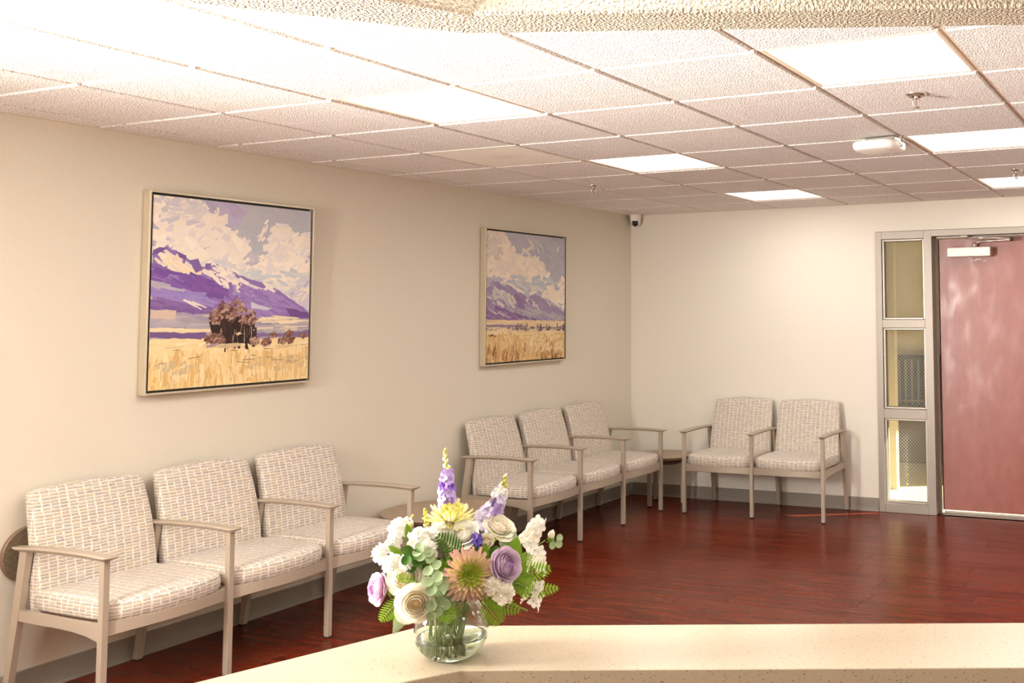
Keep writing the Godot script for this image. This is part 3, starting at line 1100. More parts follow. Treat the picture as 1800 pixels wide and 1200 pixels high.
# ---------------------------------------------------------------- paintings
class Brush:                      # a small painter's kit working on an Image; points are given on the sketch and mapped to the canvas
	var im: Image
	var n := 1024
	var r := RandomNumberGenerator.new()
	var tl: Vector2
	var tr: Vector2
	var br: Vector2
	var bl: Vector2

	func _init(a: Vector2, b: Vector2, c: Vector2, d: Vector2, sd: int) -> void:
		tl = a
		tr = b
		br = c
		bl = d
		r.seed = sd
		im = Image.create(n, n, false, Image.FORMAT_RGB8)

	func at(p: Vector2) -> Vector2:
		var s := 0.5
		var t := 0.5
		for k in 6:
			var left := tl.lerp(bl, t)
			var right := tr.lerp(br, t)
			s = (p.x - left.x) / (right.x - left.x)
			var top := tl.lerp(tr, s)
			var bot := bl.lerp(br, s)
			t = (p.y - top.y) / (bot.y - top.y)
		return Vector2(s, t) * n

	func c(h: String) -> Color:
		var k := Color.html(h)
		return k.lerp(Color(0.89, 0.84, 0.80), 0.18) if k.b > k.r * 0.98 else (k.lerp(Color(1, 0.98, 0.95), 0.22) if k.get_luminance() > 0.45 else k)

	func fill(q: PackedVector2Array, col: Color) -> void:       # scan lines, canvas pixels
		var y0 := n
		var y1 := 0
		for p in q:
			y0 = min(y0, int(floor(p.y)))
			y1 = max(y1, int(ceil(p.y)))
		for y in range(max(y0, 0), min(y1, n - 1) + 1):
			var xs := []
			for i in q.size():
				var a := q[i]
				var b := q[(i + 1) % q.size()]
				var yy := y + 0.5
				if (a.y <= yy) != (b.y <= yy):
					xs.append(a.x + (yy - a.y) / (b.y - a.y) * (b.x - a.x))
			xs.sort()
			for k in range(0, xs.size() - 1, 2):
				var xa := clampi(int(round(xs[k])), 0, n)
				var xb := clampi(int(round(xs[k + 1])), 0, n)
				if xb > xa:
					im.fill_rect(Rect2i(xa, y, xb - xa, 1), col)

	func area(pts: Array) -> PackedVector2Array:
		var q := PackedVector2Array()
		for i in range(0, pts.size(), 2):
			q.append(at(Vector2(pts[i], pts[i + 1])))
		return q

	func poly(pts: Array, col: String, rough := 5.0) -> void:
		var q := area(pts)
		var w := PackedVector2Array()
		for i in q.size():
			var a := q[i]
			var b := q[(i + 1) % q.size()]
			var m: int = max(1, int(a.distance_to(b) / 26.0))
			for k in m:
				w.append(a.lerp(b, float(k) / m) + Vector2(r.randf_range(-rough, rough), r.randf_range(-rough, rough)))
		fill(w, c(col))

	func dab(p: Vector2, l: float, w: float, ang: float, col: Color) -> void:     # one stroke of a flat knife
		var d := Vector2(cos(ang), sin(ang))
		var e := d.orthogonal()
		fill(PackedVector2Array([p - d * l * 0.5 - e * w * r.randf_range(0.3, 0.55), p + d * l * r.randf_range(0.4, 0.55) - e * w * r.randf_range(0.2, 0.5), p + d * l * r.randf_range(0.45, 0.6) + e * w * r.randf_range(0.3, 0.5), p - d * l * r.randf_range(0.4, 0.55) + e * w * r.randf_range(0.3, 0.5)]), col)

	func dabs(pts: Array, count: int, l0: float, l1: float, w0: float, w1: float, a0: float, a1: float, cols: Array) -> void:
		var q := area(pts)
		var lo := q[0]
		var hi := q[0]
		for p in q:
			lo = Vector2(min(lo.x, p.x), min(lo.y, p.y))
			hi = Vector2(max(hi.x, p.x), max(hi.y, p.y))
		var k := 0
		var tries := 0
		while k < count and tries < count * 12:
			tries += 1
			var p := Vector2(r.randf_range(lo.x, hi.x), r.randf_range(lo.y, hi.y))
			if Geometry2D.is_point_in_polygon(p, q):
				var col := c(cols[r.randi() % cols.size()]).lerp(c(cols[r.randi() % cols.size()]), r.randf_range(0.0, 0.4))
				dab(p, r.randf_range(l0, l1), r.randf_range(w0, w1), r.randf_range(a0, a1), col)
				k += 1


func painting_one() -> ImageTexture:
	var b := Brush.new(Vector2(122, 65), Vector2(945, 155), Vector2(930, 1062), Vector2(95, 1125), 12)
	b.im.fill(b.c("b2b4c0"))
	b.dabs([122, 65, 945, 155, 940, 600, 118, 600], 260, 60, 150, 24, 60, -0.5, 0.6, ["b0b3c0", "aeb2c2", "b6b8c2", "abafc0"])
	b.dabs([370, 90, 560, 115, 500, 260, 400, 190], 26, 50, 100, 26, 60, 0.2, 1.2, ["b2a8cc", "a8a0c8", "b8b0d0"])
	# cloud mass on the left, then on the right
	b.dabs([122, 70, 330, 92, 390, 170, 450, 215, 560, 300, 580, 400, 640, 490, 500, 560, 330, 470, 118, 380], 330, 34, 110, 20, 62, -0.9, 0.9, ["efe2d0", "eadccb", "e4dad0", "f2e6d6", "d8d3d6", "ece0d2"])
	b.dabs([122, 70, 330, 92, 380, 160, 300, 220, 130, 210], 46, 40, 90, 16, 40, -0.8, 0.5, ["cfcbd4", "c6c4d0", "dcd6d8", "ebdfd0"])
	b.dabs([700, 330, 735, 230, 790, 205, 850, 270, 938, 280, 936, 560, 780, 610, 610, 500, 590, 440, 690, 390], 260, 34, 100, 18, 54, -0.9, 0.7, ["f0e3d2", "eadccc", "e2d8d0", "f3e8d8", "dcd6d6"])
	b.dabs([380, 410, 640, 470, 940, 480, 936, 560, 780, 610, 560, 520], 70, 40, 110, 14, 34, -0.3, 0.5, ["c8d0d6", "d6d8d8", "e8ddd0", "bcc6d2"])
	b.dabs([655, 240, 690, 205, 680, 300, 640, 330], 8, 30, 60, 14, 26, -1.2, -0.6, ["efe2d0", "e4dad0"])
	b.dabs([575, 390, 650, 400, 630, 450, 585, 440], 10, 30, 70, 12, 22, -0.8, -0.2, ["b6b4c4", "c4c0cc"])
	b.dabs([415, 130, 440, 140, 435, 180, 412, 175], 4, 30, 46, 14, 24, 1.2, 1.7, ["eadccb", "e4dad0"])
	# far peaks on the right
	b.poly([775, 605, 850, 580, 905, 545, 940, 530, 935, 720, 860, 670], "cdc8da", 6)
	b.dabs([790, 610, 900, 550, 938, 540, 936, 640, 860, 640], 40, 24, 70, 8, 22, -1.0, -0.3, ["ecdfcf", "d8d0d8", "b4accc", "e6d8c8"])
	# main range
	b.poly([118, 380, 180, 345, 250, 385, 330, 460, 420, 445, 560, 510, 690, 548, 800, 615, 935, 705, 936, 750, 620, 750, 118, 720], "7c5fae", 5)
	b.dabs([125, 450, 330, 500, 520, 590, 900, 720, 620, 740, 118, 640], 130, 50, 150, 14, 36, 0.15, 0.55, ["7658a6", "8468b4", "6c4a9c", "8c74bc"])
	b.dabs([125, 425, 180, 368, 235, 395, 330, 480, 320, 505, 200, 470], 60, 26, 80, 12, 28, 0.2, 0.9, ["ecd8b4", "e8cfa4", "efe2d0", "d8c8c4"])
	b.dabs([350, 480, 430, 455, 560, 520, 640, 575, 700, 550, 745, 600, 660, 600, 500, 590, 400, 530], 80, 24, 80, 10, 26, 0.2, 0.8, ["efe2d0", "e6dad0", "d4cad6", "eadcc8"])
	b.poly([118, 370, 150, 350, 182, 352, 160, 380, 118, 395], "5e3a8c", 4)
	b.poly([228, 375, 275, 398, 268, 418, 240, 402], "5e3a8c", 3)
	b.poly([285, 420, 330, 412, 350, 470, 318, 492], "6a4a98", 3)
	b.poly([362, 440, 395, 438, 385, 475, 360, 470], "6a4a98", 3)
	b.dabs([118, 470, 250, 500, 345, 510, 420, 560, 510, 570, 440, 640, 300, 600, 118, 540], 60, 60, 140, 16, 36, 0.15, 0.5, ["653a94", "703f9e", "5c3490"])
	b.poly([312, 580, 320, 520, 345, 498, 358, 540, 360, 610], "6a3a98", 4)
	b.dabs([470, 560, 560, 580, 560, 640, 480, 620], 12, 30, 60, 18, 30, 1.2, 1.7, ["8a72b8", "9a88c4", "7a5aaa"])
	b.dabs([600, 600, 690, 620, 700, 660, 610, 650], 9, 30, 56, 24, 40, 1.3, 1.7, ["a8a2cc", "b4b0d0", "9488c0"])
	b.dabs([118, 575, 350, 600, 385, 655, 330, 665, 118, 625], 50, 60, 150, 14, 28, 0.05, 0.3, ["8672be", "8e7cc4", "7a64b4"])
	b.dabs([118, 530, 240, 560, 260, 585, 118, 565], 14, 50, 110, 12, 22, 0.1, 0.35, ["a8a4b4", "b0aebc", "9894ac"])
	b.dabs([118, 625, 385, 690, 395, 730, 118, 690], 46, 60, 150, 14, 28, 0.1, 0.3, ["6c4a94", "745098", "60408a"])
	b.dabs([280, 650, 330, 655, 370, 690, 330, 680], 5, 50, 90, 8, 14, 0.3, 0.5, ["e4d2bc", "d8c8c4"])
	b.dabs([560, 560, 760, 620, 930, 715, 620, 745], 60, 60, 150, 14, 30, 0.25, 0.5, ["8a6cb8", "9478c0", "7e5cae"])
	b.poly([600, 650, 720, 685, 690, 695, 600, 680], "c6c4d6", 3)
	b.poly([800, 675, 935, 712, 936, 742, 830, 735], "56307e", 5)
	# plain
	b.poly([110, 690, 390, 725, 640, 745, 936, 738, 934, 850, 103, 860], "9c97a6", 5)
	b.dabs([110, 690, 400, 720, 640, 745, 936, 738, 934, 845, 105, 850], 110, 60, 170, 10, 24, -0.06, 0.1, ["98929e", "a49eaa", "8a829a", "b0a8ae"])
	b.poly([110, 690, 225, 692, 222, 742, 110, 738], "bfa694", 3)
	b.dabs([630, 732, 820, 726, 936, 760, 640, 765], 20, 80, 200, 6, 14, -0.05, 0.1, ["e6d0a6", "dcc49a", "eadab8"])
	b.dabs([105, 782, 400, 795, 400, 818, 104, 822], 16, 80, 200, 8, 16, -0.02, 0.06, ["e8cf9e", "e4c890"])
	b.dabs([640, 780, 936, 775, 936, 800, 640, 800], 14, 80, 200, 6, 14, -0.03, 0.03, ["dcc69c", "a8a0ae"])
	b.poly([104, 812, 370, 815, 372, 848, 104, 842], "5a3c7a", 4)
	b.poly([620, 815, 760, 818, 936, 800, 936, 838, 620, 838], "68508a", 4)
	# wheat
	b.poly([103, 846, 600, 850, 935, 842, 930, 1064, 95, 1128], "e6c583", 4)
	b.dabs([103, 850, 935, 846, 933, 920, 100, 930], 90, 60, 180, 14, 30, -0.04, 0.05, ["ead096", "e4c27c", "eed8a6", "e8c98a"])
	b.dabs([104, 880, 934, 870, 933, 900, 300, 905], 10, 60, 140, 6, 14, -0.05, 0.03, ["c8a878", "d2b482"])
	b.dabs([100, 950, 933, 930, 930, 1064, 95, 1126], 210, 40, 120, 14, 38, -1.9, -1.2, ["d9ad5c", "cf9f50", "e2bd76", "e9cd94", "c6974a", "dfb868"])
	b.dabs([150, 965, 300, 960, 300, 1040, 150, 1040], 16, 30, 70, 20, 40, -0.4, 0.2, ["c2a06c", "b89868"])
	b.dabs([590, 940, 930, 930, 930, 1010, 590, 1010], 26, 30, 70, 16, 36, -0.6, 0.2, ["c8a468", "bd9a62", "d8b06a"])
	b.dabs([98, 940, 933, 910, 930, 1062, 96, 1124], 120, 40, 120, 2, 4, -1.75, -1.35, ["f2e2b8", "efd9a4", "b8863e", "f4e8c8"])
	b.dabs([100, 900, 933, 890, 933, 970, 98, 980], 14, 30, 80, 2, 4, -0.15, 0.1, ["3a2a20", "5a4430"])
	# trees
	b.poly([398, 740, 440, 725, 530, 720, 600, 745, 612, 780, 616, 880, 560, 872, 470, 890, 405, 850, 385, 760], "2c1a18", 7)
	b.dabs([395, 760, 470, 730, 560, 740, 630, 770, 620, 880, 470, 890, 410, 850], 60, 26, 70, 12, 26, 1.2, 1.9, ["2c1a18", "38221e", "24140f", "4a2e26"])
	for q in [[450, 690, 46], [520, 675, 42], [575, 720, 46], [420, 730, 34], [490, 715, 40], [604, 740, 26]]:
		b.dabs([q[0] - q[2], q[1], q[0] - q[2] * 0.6, q[1] - q[2] * 0.7, q[0], q[1] - q[2], q[0] + q[2] * 0.7, q[1] - q[2] * 0.6, q[0] + q[2], q[1], q[0] + q[2] * 0.5, q[1] + q[2], q[0] - q[2] * 0.5, q[1] + q[2]], 44, 16, 38, 10, 20, -1.6, 0.6, ["8c6454", "7a5046", "9c7664", "5a342e", "a88470"])
	b.dabs([420, 780, 610, 770, 610, 880, 430, 880], 16, 40, 100, 2, 5, -1.7, -1.3, ["8a6a58", "a88a74", "c0a48c"])
	b.dabs([525, 815, 550, 812, 548, 835, 528, 838], 4, 14, 24, 8, 14, -0.4, 0.4, ["dcbc8a"])
	for q in [[395, 850, 34], [435, 855, 26], [618, 862, 24], [685, 868, 26], [815, 822, 24], [775, 858, 20], [825, 855, 22], [900, 832, 13], [725, 828, 12]]:
		b.dabs([q[0] - q[2], q[1], q[0] - q[2] * 0.6, q[1] - q[2] * 0.8, q[0] + q[2] * 0.6, q[1] - q[2] * 0.8, q[0] + q[2], q[1], q[0] + q[2] * 0.6, q[1] + q[2] * 0.7, q[0] - q[2] * 0.6, q[1] + q[2] * 0.7], 34, 14, 34, 10, 18, -1.2, 0.4, ["7a5246", "8e6656", "5e382e", "9c7664"])
	b.dabs([380, 880, 470, 875, 560, 880, 470, 900], 14, 30, 90, 8, 16, -0.2, 0.2, ["b89a70", "8a7090", "c4a678"])
	return ImageTexture.create_from_image(b.im)


func painting_two() -> ImageTexture:
	var b := Brush.new(Vector2(127, 168), Vector2(613, 218), Vector2(613, 1012), Vector2(127, 1050), 21)
	b.im.fill(b.c("a4a3b2"))
	b.dabs([127, 168, 613, 218, 613, 640, 127, 560], 240, 60, 160, 30, 70, -0.8, 0.8, ["a2a1b0", "a8a7b6", "9c9cac", "acaab8"])
	b.dabs([127, 168, 215, 178, 250, 250, 310, 340, 420, 360, 480, 430, 505, 500, 400, 510, 260, 470, 127, 460], 260, 40, 130, 26, 70, -0.9, 0.9, ["e2d0b8", "dcc9b2", "e6d6c0", "cfc0b4", "d6c4b0"])
	b.dabs([127, 190, 200, 200, 230, 340, 127, 330], 30, 40, 100, 20, 44, -0.8, 0.8, ["c4b8b4", "cabdb2", "e2d0b8"])
	b.dabs([170, 300, 215, 310, 215, 370, 170, 360], 6, 40, 80, 26, 50, 0.6, 1.0, ["bfae9e", "c6b6a6"])
	b.dabs([330, 290, 390, 280, 385, 340, 340, 330], 8, 30, 70, 16, 34, -0.6, 0.6, ["d8c8b4", "cfc0b4"])
	b.dabs([365, 210, 490, 270, 440, 330, 380, 260], 14, 40, 100, 12, 30, 0.6, 1.3, ["b8b2b4", "c6bcb4", "b0adb4"])
	b.dabs([550, 290, 575, 270, 570, 320, 552, 315], 4, 26, 50, 12, 22, -1.5, -1.0, ["d8c8b4"])
	b.dabs([250, 470, 560, 490, 520, 570, 300, 540], 40, 50, 130, 18, 40, -0.5, 0.5, ["b4b8ba", "a8aebc", "bcbcb8"])
	b.dabs([460, 600, 510, 545, 560, 560, 600, 480, 613, 490, 613, 690, 540, 650], 70, 34, 100, 20, 50, -0.8, 0.6, ["e0cdb4", "d8c6b0", "e4d4be"])
	b.dabs([200, 520, 230, 495, 300, 560, 380, 600, 420, 540, 430, 580, 330, 610], 34, 28, 70, 12, 30, -0.6, 0.8, ["dccab2", "cfc0b0", "e2d0b8"])
	# range
	b.poly([127, 560, 180, 505, 230, 545, 245, 530, 310, 575, 380, 615, 415, 588, 470, 625, 540, 670, 613, 712, 613, 770, 127, 770], "857299", 6)
	b.dabs([127, 620, 180, 520, 310, 600, 420, 610, 600, 720, 600, 760, 127, 760], 120, 50, 130, 14, 34, 0.3, 0.9, ["857299", "7c6892", "8f7ea4", "948aa4"])
	b.dabs([135, 600, 190, 550, 280, 610, 310, 670, 220, 680, 140, 640], 46, 34, 90, 14, 32, 0.3, 1.0, ["a8a2a4", "b6aca4", "9c98a4", "c4b8a8"])
	b.dabs([240, 680, 440, 690, 610, 740, 600, 765, 300, 740], 46, 60, 150, 12, 26, 0.1, 0.5, ["9a96a2", "a6a0a4", "8c8698"])
	b.dabs([330, 600, 400, 630, 455, 690, 430, 690, 360, 640], 16, 26, 60, 5, 12, 0.5, 0.9, ["d8c8b4", "cfc0b4"])
	b.dabs([490, 640, 520, 650, 515, 670, 495, 665], 4, 20, 40, 6, 12, 0.5, 0.9, ["d8c8b4"])
	b.dabs([300, 600, 370, 620, 400, 670, 320, 690], 22, 40, 90, 12, 26, 0.4, 0.8, ["6f5788", "7a6290"])
	b.dabs([127, 690, 200, 690, 420, 760, 127, 762], 40, 60, 140, 12, 24, 0.1, 0.4, ["6a4680", "5c3a74", "76548c"])
	b.dabs([150, 625, 190, 620, 180, 650, 150, 650], 6, 20, 50, 8, 16, -0.9, 0.6, ["6f5788", "cbbcae"])
	b.dabs([150, 700, 240, 730, 235, 740, 160, 715], 4, 60, 110, 6, 10, 0.25, 0.45, ["b8aab0"])
	# plain and wheat
	b.poly([127, 762, 613, 770, 613, 850, 127, 850], "cfae7a", 3)
	b.dabs([127, 765, 613, 772, 613, 850, 127, 850], 46, 80, 220, 6, 16, -0.03, 0.05, ["d8ba88", "c8a670", "dcc298", "c0a078"])
	b.poly([127, 795, 330, 798, 330, 812, 127, 812], "7a6480", 3)
	b.dabs([127, 818, 613, 805, 613, 832, 127, 832], 60, 24, 80, 8, 18, -0.1, 0.1, ["5a4658", "6c566a", "c8ac84", "8a7480"])
	for k in 34:
		var x := b.r.randf_range(300, 612)
		if x > 370 and x < 430:
			continue
		b.dabs([x - 4, 795, x + 4, 795, x + 5, 830, x - 5, 830], 3, 20, 44, 5, 9, -1.7, -1.45, ["3c2c3c", "4a384a", "5a4658"])
	b.dabs([127, 818, 300, 818, 300, 830, 127, 830], 14, 14, 30, 8, 14, -0.1, 0.1, ["cdb088", "d6bc94"])
	b.poly([127, 846, 613, 850, 613, 1012, 127, 1050], "c99f52", 3)
	b.dabs([127, 842, 613, 842, 613, 880, 127, 880], 40, 80, 200, 10, 24, -0.04, 0.06, ["d6b87a", "cfae6a", "dcc28c"])
	b.dabs([127, 880, 613, 880, 613, 1012, 127, 1048], 240, 40, 120, 18, 46, -1.9, -1.2, ["c4964a", "b98a44", "d2a85c", "dab878", "b07e3e", "cda05a"])
	b.dabs([130, 940, 600, 930, 600, 1010, 130, 1040], 90, 30, 90, 16, 40, -1.9, -1.1, ["a06c34", "8e5e30", "b07e3e", "c89c58"])
	b.dabs([380, 880, 610, 870, 610, 960, 400, 960], 34, 30, 80, 16, 36, -1.4, 0.2, ["dcc090", "d4b47c"])
	b.dabs([130, 880, 610, 870, 610, 1000, 130, 1030], 70, 40, 110, 2, 5, -1.8, -1.3, ["ecdab4", "e4cc98", "8a5c2c"])
	b.dabs([145, 860, 180, 850, 190, 875, 145, 876], 10, 14, 30, 8, 14, -0.6, 0.4, ["7a563a", "5e4030"])
	b.dabs([550, 990, 590, 984, 592, 996, 552, 1000], 10, 10, 24, 2, 3, -1.2, 0.4, ["5a3c24"])
	return ImageTexture.create_from_image(b.im)


func build_pictures() -> void:
	picture("large framed landscape painting with a clump of brown trees before purple mountains", Vector3(0, 1.6715, 4.105), 0.988, 0.957, painting_one())
	picture("framed landscape painting of purple peaks over golden wheat without large trees, nearer the corner", Vector3(0, 1.677, 1.593), 1.008, 0.957, painting_two())


func picture(label: String, at: Vector3, w: float, h: float, art: ImageTexture) -> void:
	var o := thing("framed_painting", label, "painting", at, Basis(Vector3.UP, PI / 2), "framed landscape paintings")
	var d := 0.046
	var t := 0.010
	for s in [-1.0, 1.0]:
		part("frame_bar", box(Vector3(s * (w / 2 - t / 2), 0, d / 2 + 0.004), Vector3(t, h, d), 0.0015), M.champagne, o)
		part("frame_bar", box(Vector3(0, s * (h / 2 - t / 2), d / 2 + 0.004), Vector3(w - 2 * t, t, d), 0.0015), M.champagne, o)
	part("backing", box(Vector3(0, 0, 0.012), Vector3(w - 2 * t, h - 2 * t, 0.012)), M.black, o)
	var cw := w - 2 * t - 0.022
	var ch := h - 2 * t - 0.022
	var body := part("canvas", box(Vector3(0, 0, 0.030), Vector3(cw, ch, 0.026), 0.001), M.black, o)
	var m := mat(Color.WHITE, 0.5, 0.0, 0.4)
	m.albedo_texture = art
	m.texture_repeat = false
	var sh := Shape.new()
	sh.sheet(func(u: float, v: float) -> Vector3: return Vector3((u - 0.5) * cw, (v - 0.5) * ch, 0.0435), 1, 1)
	part("painted_scene", sh, m, body)


# ---------------------------------------------------------------- vase and flowers
const RIGHT := Vector3(0.7775, 0, -0.6289)
const TOWARD := Vector3(0.6289, 0, 0.7775)


func build_vase() -> void:
	var o := thing("vase", "clear round glass fishbowl vase on the speckled counter holding the bouquet", "vase", VASE, Basis(RIGHT, Vector3.UP, TOWARD))
	var out_ := [Vector2(0.033, 0.0), Vector2(0.040, 0.0015), Vector2(0.050, 0.008), Vector2(0.0605, 0.019), Vector2(0.0675, 0.032), Vector2(0.0705, 0.047), Vector2(0.0700, 0.060), Vector2(0.066, 0.076), Vector2(0.059, 0.090), Vector2(0.0515, 0.101), Vector2(0.0475, 0.107), Vector2(0.0465, 0.111), Vector2(0.0475, 0.1145)]
	var s := Shape.new()
	var loops := [ring(0.0005, 0.0, 56)]
	for q in out_:
		loops.append(ring(q.x, q.y, 56))
	for i in range(out_.size() - 1, 0, -1):
		loops.append(ring(out_[i].x - 0.0022, max(out_[i].y, 0.0045), 56))
	loops.append(ring(0.0005, 0.0045, 56))
	s.loft(loops)
	var glass := mat(Color(0.97, 0.99, 0.97, 0.01), 0.0)
	glass.refraction_enabled = true
	glass.refraction_scale = 0.05
	part("bowl", s, glass, o)
	# water to a little under half the height
	var w := thing("vase_water", "clear water filling the bottom of the round glass vase", "water", VASE, Basis(RIGHT, Vector3.UP, TOWARD))
	var ws := Shape.new()
	ws.lathe([Vector2(0.0005, 0.0040), Vector2(0.038, 0.0040), Vector2(0.0483, 0.0080), Vector2(0.0588, 0.0190), Vector2(0.0658, 0.0320), Vector2(0.0675, 0.0385), Vector2(0.0672, 0.0395), Vector2(0.0655, 0.0386), Vector2(0.0005, 0.0383)], 56)
	var water := mat(Color(0.93, 0.97, 0.90, 0.02), 0.02)
	water.refraction_enabled = true
	water.refraction_scale = 0.033
	part("water_body", ws, water, w)


func ring(r: float, y: float, n: int) -> PackedVector3Array:
	var l := PackedVector3Array()
	for k in n:
		var a := TAU * k / n
		l.append(Vector3(r * cos(a), y, -r * sin(a)))
	return l


func soft(c: Color, back := 0.5) -> StandardMaterial3D:      # petals and leaves: light comes through
	var m := mat(c, 0.6, 0.0, 0.3)
	m.backlight_enabled = true
	m.backlight = Color(c.r * back, c.g * back, c.b * back)
	return m


var stems := 0


func flower(called: String, label: String, category: String, head: Vector3, dir: Vector3, group := "", thick := 0.0017) -> Node3D:
	# the thing stands in the vase: its node sits at the foot of its stem, axes right / up / towards the camera
	stems += 1
	var a := stems * 2.4
	var foot := Vector3(-0.012 + 0.030 * cos(a), 0.013 + 0.010 * fmod(stems * 0.37, 1.0), 0.034 * sin(a))
	var b := Basis(RIGHT, Vector3.UP, TOWARD)
	var o := thing(called, label, category, VASE + b * foot, b, group)
	var flat := Vector2(head.x, head.z)
	var neck2 := flat * 0.42
	neck2 += Vector2(cos(a * 1.7), sin(a * 1.7)) * 0.012
	if neck2.length() > 0.038:
		neck2 = neck2.normalized() * 0.038
	var neck := Vector3(neck2.x, 0.108, neck2.y)
	var pts := [Vector3.ZERO, (foot * 0.5 + neck * 0.5 + Vector3(0, 0.004, 0)) - foot, neck - foot]
	var end := head - dir.normalized() * 0.010
	for k in range(1, 6):
		var t := k / 5.0
		var ctrl := neck + (neck - foot).normalized() * 0.03
		pts.append(neck.lerp(ctrl, t).lerp(ctrl.lerp(end, t), t) - foot)
	var s := Shape.new()
	s.tube(pts, [thick], 7)
	part("stem", s, M.stem, o)
	o.set_meta("foot", foot)
	return o


func spot(o: Node3D, head: Vector3, dir: Vector3, size := 1.0, spin := 0.0) -> Transform3D:
	var foot: Vector3 = o.get_meta("foot")
	return Transform3D(up_to(dir) * Basis(Vector3.UP, spin) * Basis.from_scale(Vector3.ONE * size), head - foot)


func rose(o: Node3D, head: Vector3, dir: Vector3, r: float, outer: Material, inner: Material, openness := 1.0, sd := 1) -> void:
	var rg := RandomNumberGenerator.new()
	rg.seed = sd
	var x := spot(o, head, dir)
	# count, radius, height, flare, span of one petal
	var layers := [[3, 0.05, 0.99, -0.06, 3.6], [4, 0.13, 1.02, -0.06, 2.8], [4, 0.22, 1.03, -0.03, 2.5], [5, 0.31, 1.02, 0.02, 2.1], [6, 0.40, 1.00, 0.08, 1.8], [6, 0.49, 0.95, 0.16, 1.7], [6, 0.57, 0.86, 0.27, 1.6], [6, 0.63, 0.74, 0.36, 1.5]]
	var core := Shape.new()
	core.lathe([Vector2(0.04 * r, -0.4 * r), Vector2(0.45 * r, -0.25 * r), Vector2(0.60 * r, 0.0), Vector2(0.52 * r, 0.18 * r), Vector2(0.34 * r, 0.30 * r), Vector2(0.20 * r, 0.36 * r), Vector2(0.08 * r, 0.44 * r), Vector2(0.01 * r, 0.44 * r)], 20)
	part("petal_core", core, inner, o, x)
	var start := 0.0
	for q in layers:
		for k in q[0]:
			var a0: float = start + TAU * k / q[0] + rg.randf_range(-0.15, 0.15)
			var hh: float = q[2] * rg.randf_range(0.94, 1.04)
			var fl: float = q[3] * openness * rg.randf_range(0.7, 1.25)
			var rr: float = q[1]
			var span: float = q[4]
			var twist: float = min(0.03 / rr, 0.25)
			var f := func(u: float, v: float) -> Vector3:
				var e := 2.0 * u - 1.0
				var vv: float = v * (1.0 - 0.16 * pow(absf(e), 3.0))
				var wid: float = (0.55 + 0.45 * sin(min(vv * 1.4, 1.0) * PI / 2.0))
				var ang: float = a0 + e * span * 0.5 * wid
				var rad: float = 0.10 + rr * sin(min(vv * 1.15, 1.0) * PI / 2.0) + twist * e * 0.25 + fl * pow(vv, 3.0) * (1.0 - 0.25 * e * e)
				var y: float = hh * vv - 0.5 - absf(fl) * 0.55 * pow(vv, 5.0) + 0.02 * sin(e * 7.0 + a0 * 3.0) * vv + 0.06 * (1.0 - e * e) * vv + 0.025 * sin(e * 4.0 + a0 * 5.0) * vv * vv
				return Vector3(rad * cos(ang), y, -rad * sin(ang)) * r
			var s := Shape.new()
			s.sheet(f, 10, 8)
			part("petal", s, inner if rr < 0.2 else outer, o, x)
		start += 0.8
	var cal := Shape.new()
	for k in 5:
		var a := TAU * k / 5.0
		var f := func(u: float, v: float) -> Vector3:
			var e := (2.0 * u - 1.0) * 0.16 * sin(PI * (0.1 + 0.9 * v))
			var rad: float = 0.12 + 0.5 * v
			return Vector3(rad * cos(a) - e * sin(a), -0.52 + 0.10 * v - 0.25 * v * v, -rad * sin(a) - e * cos(a)) * r
		cal.sheet(f, 2, 4)
	cal.lathe([Vector2(0.02 * r, -0.62 * r), Vector2(0.12 * r, -0.58 * r), Vector2(0.16 * r, -0.48 * r), Vector2(0.02 * r, -0.42 * r)], 12)
	part("calyx", cal, M.leaf, o, x)


func ruffled(r: float, layers: int, waves: float, sd: int) -> Shape:      # carnation-like head
	var rg := RandomNumberGenerator.new()
	rg.seed = sd
	var s := Shape.new()
	for k in layers:
		var t: float = float(k) / max(1, layers - 1)
		var ph := rg.randf() * TAU
		var tilt: float = lerp(-0.05, 0.75, t)
		var rad: float = lerp(1.0, 0.42, t)
		var w := waves + k
		var f := func(u: float, v: float) -> Vector3:
			var a := u * TAU
			var q: float = 0.06 + (rad - 0.06) * v
			var edge: float = 1.0 + 0.10 * sin(a * w + ph) * v + 0.04 * sin(a * (2.0 * w + 3.0) + ph * 2.0) * v
			var y: float = tilt * q * 0.9 + 0.13 * v * v * sin(a * (w + 2.0) + ph) + 0.05 * v * sin(a * 17.0 + ph) - 0.25 * q * q * (1.0 - t) + 0.10 * t
			return Vector3(q * edge * cos(a), y, -q * edge * sin(a)) * r
		s.sheet(f, 56, 4)
	return s


func ray_petal(l: float, w: float, curl: float, cup: float) -> Shape:      # lies along +x, rising by curl
	var s := Shape.new()
	var f := func(u: float, v: float) -> Vector3:
		var e := 2.0 * v - 1.0
		var wid: float = w * (0.45 + 0.55 * sin(PI * min(0.12 + 0.80 * u, 0.93)))
		return Vector3(l * u, curl * l * u * u + cup * w * (e * e), e * wid * 0.5)
	s.sheet(f, 6, 4)
	return s


